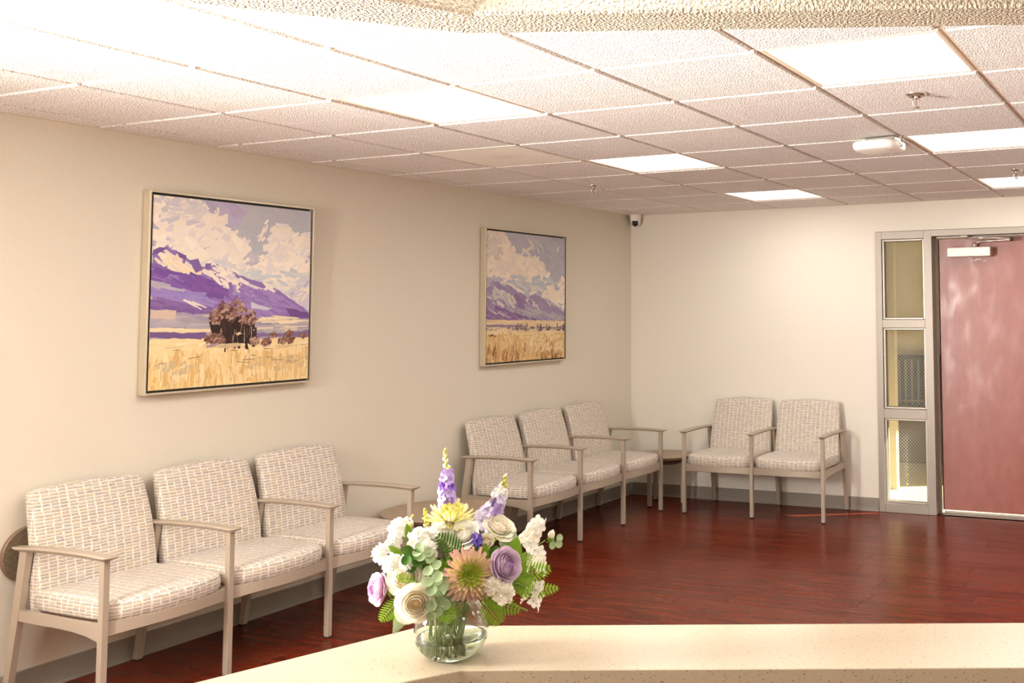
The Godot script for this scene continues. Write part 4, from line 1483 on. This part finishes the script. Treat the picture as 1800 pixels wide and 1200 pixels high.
func mum(o: Node3D, head: Vector3, dir: Vector3, r: float, rings: Array, sd: int) -> void:
	# rings: count, start radius, length, width, lift angle, curl, material key, part name
	var rg := RandomNumberGenerator.new()
	rg.seed = sd
	var x := spot(o, head, dir)
	for q in rings:
		for k in q[0]:
			var a: float = TAU * k / q[0] + rg.randf_range(-0.12, 0.12)
			var l: float = q[2] * r * rg.randf_range(0.86, 1.1)
			var s := Shape.new()
			s.add(ray_petal(l, q[3] * r, q[5] * rg.randf_range(0.7, 1.2), 0.35), Transform3D(Basis(Vector3.UP, a) * Basis(Vector3.BACK, q[4] + rg.randf_range(-0.10, 0.10)), Basis(Vector3.UP, a) * Vector3(q[1] * r, q[8] * r, 0)))
			part(q[7], s, M[q[6]], o, x)


func floret(r: float, petals: int, w: float, lift: float) -> Shape:
	var s := Shape.new()
	for k in petals:
		var a := TAU * k / petals
		var f := func(u: float, v: float) -> Vector3:
			var e := 2.0 * v - 1.0
			var wid: float = w * sin(PI * min(0.10 + 0.84 * u, 0.92))
			var p := Vector3(0.08 + 0.92 * u, lift * u + 0.10 * sin(PI * u) - 0.22 * u * u + 0.10 * e * e * u, e * wid)
			return Basis(Vector3.UP, a) * p * r
		s.sheet(f, 4, 3)
	return s


func bud(l: float, w: float) -> Shape:
	var s := Shape.new()
	s.lathe([Vector2(0.02 * w, 0), Vector2(0.7 * w, 0.2 * l), Vector2(w, 0.45 * l), Vector2(0.75 * w, 0.75 * l), Vector2(0.1 * w, l)], 10)
	return s


func spike(o: Node3D, low: Vector3, top: Vector3, n: int, r0: float, r1: float, out_: float, mats: Array, sd: int, name_ := "floret", petals := 5) -> void:
	var rg := RandomNumberGenerator.new()
	rg.seed = sd
	var shared := floret(1.0, petals, 0.42, 0.45).mesh()
	var axis := (top - low).normalized()
	for k in n:
		var t := (k + 0.5) / n
		var a := k * 2.4 + rg.randf_range(-0.3, 0.3)
		var side := up_to(axis) * Vector3(cos(a), 0.25, -sin(a))
		var r: float = lerp(r0, r1, t) * rg.randf_range(0.85, 1.15)
		var at: Vector3 = low.lerp(top, t) + side * out_ * lerp(1.0, 0.55, t)
		var mi := clampi(int(t * mats.size() + rg.randf_range(-0.6, 0.6)), 0, mats.size() - 1)
		part(name_, shared, mats[mi], o, spot(o, at, side + Vector3(0, 0, 0.35), r, rg.randf() * TAU))


func leaf_shape(l: float, w: float, droop: float, fold := 0.25, tooth := 0.0) -> Shape:     # along +y from the origin, facing +z
	var s := Shape.new()
	var f := func(u: float, v: float) -> Vector3:
		var e := 2.0 * u - 1.0
		var wid: float = w * 0.5 * pow(sin(PI * pow(min(v * 0.97 + 0.015, 1.0), 0.8)), 0.8) * (1.0 + tooth * (fmod(v * 9.0, 1.0) - 0.5))
		return Vector3(e * wid, l * v, -droop * l * v * v - fold * wid * (1.0 - absf(e)))
	s.sheet(f, 6, 18 if tooth > 0.0 else 10)
	return s


func leaf_at(o: Node3D, called: String, at: Vector3, along: Vector3, face: Vector3, shape: Shape, m: Material) -> void:
	var y := along.normalized()
	var x := y.cross(face).normalized()
	var foot: Vector3 = o.get_meta("foot")
	part(called, shape, m, o, Transform3D(Basis(x, y, x.cross(y)), at - foot))


func frond(o: Node3D, from: Vector3, to: Vector3, face: Vector3, width: float, m: Material, pairs := 11, sag := 0.15) -> void:
	var y := (to - from).normalized()
	var x := y.cross(face).normalized()
	var z := x.cross(y)
	var l := from.distance_to(to)
	var foot: Vector3 = o.get_meta("foot")
	var rib := Shape.new()
	var pts := []
	for k in 7:
		var t := k / 6.0
		pts.append(Vector3(0, l * t, -sag * l * t * t))
	rib.tube(pts, [0.0012, 0.0011, 0.001, 0.0009, 0.0007, 0.0005, 0.0003], 5)
	var b := Transform3D(Basis(x, y, z), from - foot)
	part("midrib", rib, M.stem, o, b)
	var pin := Shape.new()
	for k in pairs:
		var t := (k + 0.8) / (pairs + 0.8)
		var len_: float = width * 0.5 * pow(sin(PI * (0.22 + 0.76 * t)), 0.8)
		for s in [-1.0, 1.0]:
			var lf := leaf_shape(len_, l / pairs * 0.62, 0.15, 0.1)
			var d := Vector3(s * 0.86, 0.5, 0.02).normalized()
			var px := d.cross(Vector3.BACK).normalized()
			pin.add(lf, Transform3D(Basis(px, d, px.cross(d)), Vector3(0, l * t, -sag * l * t * t)))
	part("leaflets", pin, m, o, b)


func euca(o: Node3D, pts: Array, r0: float, r1: float, m: Material, sd: int, step := 0.013) -> void:      # round paired leaves along a twig
	var rg := RandomNumberGenerator.new()
	rg.seed = sd
	var foot: Vector3 = o.get_meta("foot")
	var twig := Shape.new()
	var loc := []
	var total := 0.0
	for i in pts.size():
		loc.append(pts[i] - foot)
		if i:
			total += pts[i].distance_to(pts[i - 1])
	twig.tube(loc, [0.0012, 0.0006], 5)
	part("twig", twig, M.stem, o)
	var n := int(total / step)
	var disc := Shape.new()
	var f := func(u: float, v: float) -> Vector3:
		var a := u * TAU
		return Vector3(v * cos(a) * 0.95, v * v * 0.22 + 0.0, 1.0 + v * sin(a))
	disc.sheet(f, 18, 3)
	var shared := disc.mesh()
	for k in n:
		var t := (k + 0.5) / n * (pts.size() - 1)
		var i: int = min(int(t), pts.size() - 2)
		var at: Vector3 = pts[i].lerp(pts[i + 1], t - i)
		var axis: Vector3 = (pts[i + 1] - pts[i]).normalized()
		var r: float = lerp(r0, r1, float(k) / n)
		for s in 2:
			var a := k * 1.57 + s * PI + rg.randf_range(-0.5, 0.5)
			var out_ := up_to(axis) * Vector3(cos(a), 0.5, -sin(a))
			var up := (axis * 0.5 + Vector3(0, 0.1, 0.9) + Vector3(rg.randf_range(-0.3, 0.3), rg.randf_range(-0.3, 0.3), 0)).normalized()
			var z := (out_ - up * out_.dot(up)).normalized()
			part("leaf", shared, m, o, Transform3D(Basis(up.cross(z), up, z) * Basis.from_scale(Vector3.ONE * r), at - foot))


func build_bouquet() -> void:
	M.stem = soft(c8(150, 168, 92), 0.5)
	M.leaf = soft(c8(112, 146, 40), 0.9)
	M.leaf_dark = soft(c8(62, 98, 28), 0.7)
	M.fern = soft(c8(122, 156, 46), 0.9)
	M.silver = soft(c8(160, 180, 136), 0.6)
	M.white_petal = soft(c8(250, 248, 240), 0.7)
	M.cream_petal = soft(c8(252, 246, 230), 0.8)
	M.cream_core = soft(c8(244, 222, 176), 0.7)
	M.lav = soft(c8(222, 200, 218), 0.6)
	M.lav_core = soft(c8(206, 170, 210), 0.6)
	M.pink = soft(c8(236, 200, 220), 0.5)
	M.pink_core = soft(c8(204, 148, 196), 0.5)
	M.mum_out = soft(c8(218, 178, 166), 0.5)
	M.mum_mid = soft(c8(220, 196, 148), 0.5)
	M.mum_in = soft(c8(196, 204, 88), 0.5)
	M.mum_eye = soft(c8(140, 168, 30), 0.4)
	M.yellow = soft(c8(246, 240, 178), 0.7)
	M.yellow_deep = soft(c8(226, 220, 120), 0.6)
	M.purple = soft(c8(142, 104, 196), 0.7)
	M.purple_pale = soft(c8(196, 172, 226), 0.5)
	M.lilac_white = soft(c8(222, 214, 236), 0.5)
	M.bud_green = soft(c8(214, 210, 100), 0.5)
	M.blue = soft(c8(112, 98, 190), 0.4)
	var up := Vector3.UP
	var h: Vector3
	var o: Node3D

	# the big chrysanthemum in front
	h = Vector3(0.032, 0.172, 0.088)
	var d := Vector3(0.10, 0.18, 1.0)
	o = flower("chrysanthemum", "large dusty pink chrysanthemum with a green centre at the front of the bouquet", "flower", h, d, "", 0.0022)
	mum(o, h, d, 0.051, [[24, 0.24, 0.82, 0.155, -0.30, -0.10, "mum_out", "outer_petal", -0.14], [26, 0.24, 0.76, 0.145, -0.02, -0.05, "mum_out", "outer_petal", -0.05], [26, 0.26, 0.60, 0.13, 0.22, 0.12, "mum_mid", "middle_petal", 0.02], [26, 0.26, 0.44, 0.12, 0.42, 0.25, "mum_mid", "middle_petal", 0.06], [26, 0.25, 0.30, 0.10, 0.62, 0.25, "mum_in", "inner_petal", 0.09], [20, 0.13, 0.24, 0.09, 0.95, 0.10, "mum_in", "inner_petal", 0.12], [14, 0.06, 0.20, 0.08, 1.20, 0.0, "mum_in", "inner_petal", 0.13]], 4)
	var eye := Shape.new()
	eye.lathe([Vector2(0.001, 0.0), Vector2(0.010, 0.002), Vector2(0.011, 0.006), Vector2(0.007, 0.0095), Vector2(0.001, 0.0105)], 16)
	part("eye", eye, M.mum_eye, o, spot(o, h, d))
	# the yellow one seen from the side at the top
	h = Vector3(-0.004, 0.262, 0.0)
	d = Vector3(0.15, 1.0, 0.18)
	o = flower("chrysanthemum", "pale yellow chrysanthemum seen from its side at the top, below the purple spike", "flower", h, d)
	mum(o, h, d, 0.047, [[20, 0.24, 0.66, 0.20, -0.55, 0.75, "yellow", "outer_petal", -0.10], [22, 0.24, 0.62, 0.20, -0.10, 0.75, "yellow", "outer_petal", -0.02], [20, 0.22, 0.55, 0.19, 0.35, 0.65, "yellow", "outer_petal", 0.02], [18, 0.18, 0.46, 0.17, 0.75, 0.40, "yellow_deep", "middle_petal", 0.06], [14, 0.10, 0.40, 0.15, 1.10, 0.20, "yellow", "inner_petal", 0.10]], 9)
	# roses
	h = Vector3(0.096, 0.182, 0.072)
	d = Vector3(0.55, 0.30, 0.75)
	o = flower("rose", "lavender rose half open on the right of the pink chrysanthemum", "rose", h, d, "", 0.0021)
	rose(o, h, d, 0.037, M.lav, M.lav_core, 0.8, 3)
	h = Vector3(-0.131, 0.146, 0.032)
	d = Vector3(-0.75, 0.10, 0.45)
	o = flower("rose", "pale pink lavender rose at the far left edge of the bouquet", "rose", h, d, "", 0.0021)
	rose(o, h, d, 0.031, M.pink, M.pink_core, 0.9, 5)
	h = Vector3(-0.064, 0.130, 0.088)
	d = Vector3(-0.05, 0.02, 1.0)
	o = flower("rose", "open cream rose low on the left, just above the vase rim", "rose", h, d, "", 0.0021)
	rose(o, h, d, 0.036, M.cream_petal, M.cream_core, 1.2, 7)
	h = Vector3(-0.084, 0.166, 0.052)
	d = Vector3(-0.25, 0.45, 0.8)
	o = flower("rose", "cream rose between the pink rose and the round silver leaves", "rose", h, d)
	rose(o, h, d, 0.032, M.cream_petal, M.cream_core, 1.2, 11)
	h = Vector3(0.020, 0.236, 0.032)
	d = Vector3(-0.15, 0.65, 0.6)
	o = flower("rose", "white rose just right of the purple spike, above the pink chrysanthemum", "rose", h, d)
	rose(o, h, d, 0.030, M.white_petal, M.cream_petal, 1.1, 13)
	h = Vector3(0.086, 0.240, 0.006)
	d = Vector3(0.35, 0.70, 0.5)
	o = flower("rose", "cream rose with pointed petals behind the lavender rose", "rose", h, d)
	rose(o, h, d, 0.031, M.cream_petal, M.cream_petal, 1.2, 17)
	h = Vector3(0.062, 0.222, 0.036)
	d = Vector3(0.1, 0.6, 0.8)
	o = flower("rose", "small cream rose bud between the blue bloom and the lavender rose", "rose", h, d)
	rose(o, h, d, 0.018, M.cream_petal, M.cream_core, 0.4, 19)
	# ruffled white blooms, left side and two in front on the right
	var ruf := [
		[Vector3(-0.101, 0.252, 0.0), Vector3(-0.35, 0.55, 0.7), 0.027, "white ruffled carnation highest on the left, against the bench seat"],
		[Vector3(-0.134, 0.209, 0.018), Vector3(-0.7, 0.25, 0.6), 0.023, "white ruffled carnation furthest out on the left, above the pink rose"],
		[Vector3(-0.112, 0.222, 0.004), Vector3(-0.5, 0.45, 0.7), 0.021, "white ruffled carnation tucked between the two outer white ones on the left"],
		[Vector3(-0.112, 0.190, 0.040), Vector3(-0.55, 0.1, 0.8), 0.025, "white ruffled carnation directly over the pink rose"],
		[Vector3(-0.062, 0.238, 0.030), Vector3(-0.2, 0.6, 0.8), 0.026, "white ruffled carnation left of the yellow chrysanthemum"],
		[Vector3(-0.050, 0.216, 0.052), Vector3(-0.1, 0.35, 0.9), 0.026, "large white ruffled carnation in the middle above the silver leaves"],
		[Vector3(-0.082, 0.194, 0.056), Vector3(-0.3, 0.3, 0.9), 0.022, "white ruffled carnation above the cream rose by the pink rose"],
		[Vector3(-0.026, 0.247, 0.034), Vector3(0.0, 0.35, 0.9), 0.021, "white ruffled carnation right under the yellow chrysanthemum"],
		[Vector3(0.074, 0.151, 0.100), Vector3(0.15, 0.1, 1.0), 0.020, "white ruffled carnation left of a pair below the lavender rose"],
		[Vector3(0.096, 0.134, 0.096), Vector3(0.30, 0.0, 1.0), 0.024, "white ruffled carnation right of a pair below the lavender rose"],
	]
	var n := 0
	for q in ruf:
		o = flower("carnation", q[3], "carnation", q[0], q[1], "white carnations in the vase")
		var x := spot(o, q[0], q[1])
		var low := ruffled(q[2] * 0.88, 2, 7.0, 30 + n)
		part("outer_petals", low, M.white_petal if n < 8 else M.cream_petal, o, x)
		var high := ruffled(q[2] * 0.76, 3, 6.0, 60 + n)
		part("inner_petals", high, M.white_petal if n < 8 else M.cream_petal, o, x.translated_local(Vector3(0, q[2] * 0.14, 0)))
		var cal := Shape.new()
		cal.lathe([Vector2(0.001, -0.014), Vector2(0.004, -0.012), Vector2(0.0055, -0.003), Vector2(0.0065, 0.0015), Vector2(0.001, 0.0015)], 12)
		part("calyx", cal, M.leaf, o, x)
		n += 1
	# larkspur spikes
	var low_ := Vector3(-0.010, 0.232, -0.028)
	var top_ := Vector3(-0.013, 0.352, -0.030)
	o = flower("larkspur", "tall purple larkspur spike with yellow green buds standing above the bouquet", "flower", low_, top_ - low_, "larkspur spikes")
	var ax := Shape.new()
	var ft: Vector3 = o.get_meta("foot")
	ax.tube([low_ - ft, top_ - ft, Vector3(-0.016, 0.388, -0.030) - ft], [0.0018, 0.0014, 0.0008], 6)
	part("axis", ax, M.stem, o)
	spike(o, low_, Vector3(-0.013, 0.350, -0.030), 38, 0.0150, 0.0100, 0.0130, [M.purple, M.purple, M.purple_pale, M.purple, M.purple_pale], 2)
	buds(o, Vector3(-0.013, 0.350, -0.030), Vector3(-0.017, 0.390, -0.030), 9, 0.011, 5)
	low_ = Vector3(0.048, 0.240, -0.010)
	top_ = Vector3(0.098, 0.318, -0.020)
	o = flower("larkspur", "pale lilac larkspur spike leaning right in front of the far bench", "flower", low_, top_ - low_, "larkspur spikes")
	ft = o.get_meta("foot")
	ax = Shape.new()
	ax.tube([low_ - ft, Vector3(0.084, 0.284, -0.016) - ft, Vector3(0.100, 0.334, -0.020) - ft], [0.0016, 0.0013, 0.0007], 6)
	part("axis", ax, M.stem, o)
	spike(o, low_, Vector3(0.080, 0.278, -0.015), 12, 0.0185, 0.0160, 0.0140, [M.lilac_white, M.lilac_white, M.purple_pale], 6)
	spike(o, Vector3(0.084, 0.284, -0.016), Vector3(0.096, 0.314, -0.019), 10, 0.0135, 0.0100, 0.0090, [M.lilac_white, M.white_petal], 7)
	buds(o, Vector3(0.097, 0.312, -0.019), Vector3(0.100, 0.336, -0.020), 6, 0.011, 8)
	h = Vector3(0.042, 0.226, 0.050)
	o = flower("larkspur", "single small blue bloom between the white rose and the small cream bud", "flower", h, Vector3(0, 0.4, 1), "larkspur spikes", 0.0014)
	spike(o, h + Vector3(0, -0.008, 0), h + Vector3(0.002, 0.008, 0), 5, 0.011, 0.010, 0.004, [M.blue, M.purple], 10)
	# white stock on the right
	var st := [
		[Vector3(0.136, 0.196, 0.012), Vector3(0.165, 0.246, 0.0), 22, "cream white stock spike at the upper right, beside the small round green leaves"],
		[Vector3(0.158, 0.150, 0.018), Vector3(0.163, 0.190, 0.010), 12, "cream white stock blossoms on the right edge behind the large green leaf"],
		[Vector3(0.146, 0.090, 0.026), Vector3(0.162, 0.132, 0.026), 11, "cream white stock blossoms low on the right, behind the fern"],
	]
	n = 0
	for q in st:
		o = flower("stock", q[3], "flower", q[0], q[1] - q[0], "white stock spikes")
		spike(o, q[0], q[1], q[2], 0.0150, 0.0120, 0.0130, [M.white_petal, M.cream_petal, M.white_petal], 14 + n, "floret", 4)
		n += 1
	# loose buds
	o = flower("bud_sprig", "thin sprig with one pale bud and round green leaves reaching furthest right", "foliage", Vector3(0.186, 0.214, 0.0), Vector3(0.6, 0.5, 0.2), "", 0.0012)
	part("bud", bud(0.020, 0.0075), M.cream_petal, o, spot(o, Vector3(0.186, 0.210, 0.0), Vector3(0.35, 0.9, 0.1)))
	part("bud_cup", bud(0.011, 0.0068), M.leaf, o, spot(o, Vector3(0.185, 0.205, 0.0), Vector3(0.35, 0.9, 0.1)))
	euca(o, [Vector3(0.180, 0.204, 0.0), Vector3(0.194, 0.206, 0.0), Vector3(0.206, 0.206, 0.0)], 0.0085, 0.0075, M.silver, 3, 0.011)
	o = flower("bud_sprig", "upright sprig of small green buds left of the yellow chrysanthemum", "foliage", Vector3(-0.078, 0.262, 0.0), Vector3(0.1, 1, 0), "", 0.0014)
	buds(o, Vector3(-0.080, 0.236, 0.006), Vector3(-0.076, 0.272, 0.0), 6, 0.010, 21)
	o = flower("bud_sprig", "cluster of green white buds against the left side of the yellow chrysanthemum", "foliage", Vector3(-0.048, 0.262, 0.006), Vector3(-0.1, 1, 0), "", 0.0014)
	buds(o, Vector3(-0.046, 0.238, 0.010), Vector3(-0.052, 0.280, 0.004), 16, 0.011, 22)
	# eucalyptus
	var eu := [
		[[Vector3(-0.010, 0.130, 0.06), Vector3(-0.030, 0.180, 0.085), Vector3(-0.058, 0.226, 0.072)], 0.0105, 0.0090, "silver green eucalyptus twig rising left of the pink chrysanthemum"],
		[[Vector3(-0.006, 0.118, 0.075), Vector3(-0.022, 0.150, 0.098), Vector3(-0.036, 0.172, 0.098)], 0.0125, 0.0100, "silver green eucalyptus twig with the largest round leaves, beside the cream rose"],
		[[Vector3(-0.008, 0.112, 0.07), Vector3(-0.026, 0.130, 0.104), Vector3(-0.036, 0.114, 0.112)], 0.0115, 0.0095, "silver green eucalyptus twig hanging down over the vase rim"],
		[[Vector3(0.030, 0.150, 0.04), Vector3(0.090, 0.208, 0.026), Vector3(0.118, 0.222, 0.010)], 0.0095, 0.0075, "dull green eucalyptus twig between the cream rose and the white stock"],
		[[Vector3(-0.030, 0.150, 0.04), Vector3(-0.070, 0.200, 0.066), Vector3(-0.076, 0.214, 0.070)], 0.0105, 0.0100, "dark round eucalyptus leaves among the white carnations on the left"],
	]
	n = 0
	for q in eu:
		o = flower("eucalyptus_twig", q[3], "foliage", q[0][0], q[0][1] - q[0][0], "eucalyptus twigs in the vase", 0.0010)
		euca(o, q[0], q[1], q[2], M.silver if n != 4 else M.leaf_dark, 40 + n)
		n += 1
	# ferns
	var fr := [
		[Vector3(0.026, 0.196, 0.060), Vector3(-0.028, 0.244, 0.062), Vector3(0, 0.3, 1), 0.050, "leaf_dark", "dark green fern frond rising behind the pink chrysanthemum towards the yellow one"],
		[Vector3(0.070, 0.190, 0.030), Vector3(0.028, 0.222, 0.058), Vector3(0, 0.4, 1), 0.040, "leaf_dark", "short dark fern frond under the white rose"],
		[Vector3(0.110, 0.150, 0.050), Vector3(0.186, 0.166, 0.050), Vector3(-0.1, 0.3, 1), 0.050, "fern", "bright fern frond pointing right below the large green leaf"],
		[Vector3(0.120, 0.120, 0.040), Vector3(0.206, 0.122, 0.030), Vector3(0, 0.4, 1), 0.036, "fern", "thin fern frond pointing furthest right over the red floor"],
		[Vector3(0.056, 0.116, 0.064), Vector3(0.090, 0.072, 0.070), Vector3(-0.2, 0.3, 1), 0.056, "fern", "drooping fern frond below the pair of white carnations"],
		[Vector3(0.050, 0.124, 0.060), Vector3(0.132, 0.088, 0.052), Vector3(0, 0.4, 1), 0.044, "leaf", "drooping fern frond on the right, nearest the white stock"],
		[Vector3(-0.030, 0.128, 0.090), Vector3(0.004, 0.100, 0.108), Vector3(0.1, 0.2, 1), 0.046, "fern", "pale fern frond lying across the front of the vase rim"],
		[Vector3(-0.090, 0.130, 0.040), Vector3(-0.132, 0.084, 0.034), Vector3(0, 0.2, 1), 0.040, "fern", "wispy fern frond hanging down under the pink rose"],
		[Vector3(-0.060, 0.160, 0.070), Vector3(-0.100, 0.178, 0.076), Vector3(0, 0.2, 1), 0.022, "leaf", "small fern tip sticking out beside the cream rose at left"],
		[Vector3(0.104, 0.150, 0.062), Vector3(0.152, 0.132, 0.066), Vector3(0, 0.3, 1), 0.044, "fern", "middle fern frond of those fanning out right of the white carnation pair"],
		[Vector3(0.108, 0.164, 0.060), Vector3(0.146, 0.196, 0.060), Vector3(0, 0.3, 1), 0.040, "fern", "fern frond tilting up in front of the lowest white stock, by the lavender rose"],
		[Vector3(-0.010, 0.150, 0.050), Vector3(-0.006, 0.200, 0.072), Vector3(0, 0.2, 1), 0.034, "fern", "upright fern tip between the white carnations and the pink chrysanthemum"],
	]
	for q in fr:
		o = flower("fern_frond", q[5], "foliage", q[0], q[1] - q[0], "fern fronds in the vase", 0.0009)
		frond(o, q[0], q[1], q[2], q[3], M[q[4]])
	# single broad leaves
	o = flower("leafy_stem", "broad bright green leaves to the right of the lavender rose", "foliage", Vector3(0.104, 0.186, 0.050), Vector3(0.3, 0.6, 0.3), "leafy stems")
	leaf_at(o, "leaf", Vector3(0.108, 0.178, 0.046), Vector3(0.25, 0.9, 0.0), Vector3(0.1, 0.1, 1), leaf_shape(0.050, 0.032, 0.1), M.leaf)
	leaf_at(o, "leaf", Vector3(0.112, 0.172, 0.044), Vector3(0.85, 0.55, 0.1), Vector3(-0.2, 0.3, 1), leaf_shape(0.032, 0.020, 0.1), M.leaf)
	leaf_at(o, "leaf", Vector3(0.116, 0.150, 0.044), Vector3(0.8, 0.15, 0.2), Vector3(-0.1, 0.5, 1), leaf_shape(0.034, 0.018, 0.2), M.leaf)
	leaf_at(o, "leaf", Vector3(0.108, 0.146, 0.050), Vector3(0.8, -0.4, 0.2), Vector3(0, 0.5, 1), leaf_shape(0.036, 0.018, 0.2), M.leaf_dark)
	o = flower("leafy_stem", "pale toothed leaf hanging below the cream rose left of the vase", "foliage", Vector3(-0.070, 0.118, 0.060), Vector3(-0.4, 0.2, 0.4), "leafy stems")
	leaf_at(o, "leaf", Vector3(-0.078, 0.118, 0.060), Vector3(-0.45, -0.9, 0.1), Vector3(0.3, 0.2, 1), leaf_shape(0.056, 0.026, 0.12, 0.25, 0.25), M.silver)
	leaf_at(o, "leaf", Vector3(-0.082, 0.118, 0.056), Vector3(-0.75, -0.6, 0.0), Vector3(0.2, 0.2, 1), leaf_shape(0.044, 0.012, 0.1), M.leaf)
	leaf_at(o, "leaf", Vector3(-0.090, 0.122, 0.050), Vector3(-0.35, -0.9, 0.0), Vector3(0.2, 0.2, 1), leaf_shape(0.042, 0.010, 0.1), M.fern)
	o = flower("leafy_stem", "narrow green leaves between the white carnations on the far left", "foliage", Vector3(-0.088, 0.214, 0.012), Vector3(-0.3, 0.8, 0.2), "leafy stems")
	leaf_at(o, "leaf", Vector3(-0.078, 0.226, 0.010), Vector3(-0.2, 0.95, 0.1), Vector3(0, 0, 1), leaf_shape(0.034, 0.014, 0.1), M.leaf)
	leaf_at(o, "leaf", Vector3(-0.092, 0.198, 0.024), Vector3(-0.6, 0.6, 0.1), Vector3(0, 0, 1), leaf_shape(0.034, 0.016, 0.1), M.fern)
	leaf_at(o, "leaf", Vector3(-0.086, 0.186, 0.036), Vector3(-0.8, 0.3, 0.1), Vector3(0, 0.2, 1), leaf_shape(0.036, 0.014, 0.2), M.leaf)
	o = flower("leafy_stem", "bright green leaves between the blue bloom and the lavender rose", "foliage", Vector3(0.058, 0.196, 0.052), Vector3(0.2, 0.8, 0.2), "leafy stems")
	leaf_at(o, "leaf", Vector3(0.056, 0.186, 0.056), Vector3(0.15, 0.95, 0.1), Vector3(0, 0, 1), leaf_shape(0.036, 0.018, 0.1), M.leaf)
	leaf_at(o, "leaf", Vector3(0.062, 0.188, 0.052), Vector3(0.6, 0.8, 0.0), Vector3(0, 0, 1), leaf_shape(0.034, 0.016, 0.1), M.leaf_dark)
	leaf_at(o, "leaf", Vector3(0.050, 0.190, 0.056), Vector3(-0.3, 0.9, 0.1), Vector3(0, 0, 1), leaf_shape(0.034, 0.014, 0.1), M.leaf_dark)
	o = flower("leafy_stem", "dark filler leaves deep in the middle of the bouquet over the rim", "foliage", Vector3(0.010, 0.136, 0.040), Vector3(0, 0.6, 0.6), "leafy stems")
	rng.seed = 77
	for k in 26:
		var a := rng.randf() * TAU
		var e := rng.randf_range(0.3, 1.2)
		var dd := Vector3(cos(a) * cos(e), sin(e) * 0.9 + 0.1, sin(a) * cos(e))
		leaf_at(o, "leaf", Vector3(dd.x * 0.035, 0.128 + dd.y * 0.02, dd.z * 0.03), dd, Vector3(0.1, 0.3, 1), leaf_shape(rng.randf_range(0.030, 0.050), rng.randf_range(0.011, 0.017), 0.1), M.leaf_dark if k % 3 else M.leaf)


func buds(o: Node3D, low: Vector3, top: Vector3, n: int, l: float, sd: int) -> void:
	var rg := RandomNumberGenerator.new()
	rg.seed = sd
	var shared := bud(1.0, 0.36).mesh()
	for k in n:
		var t := (k + 0.3) / n
		var a := k * 2.4
		var side := up_to(top - low) * Vector3(cos(a) * (1.0 - 0.6 * t), 0.8 + t, -sin(a) * (1.0 - 0.6 * t))
		part("bud", shared, M.bud_green if rg.randf() < 0.75 else M.cream_petal, o, spot(o, low.lerp(top, t), side, l * lerp(1.0, 0.75, t)))
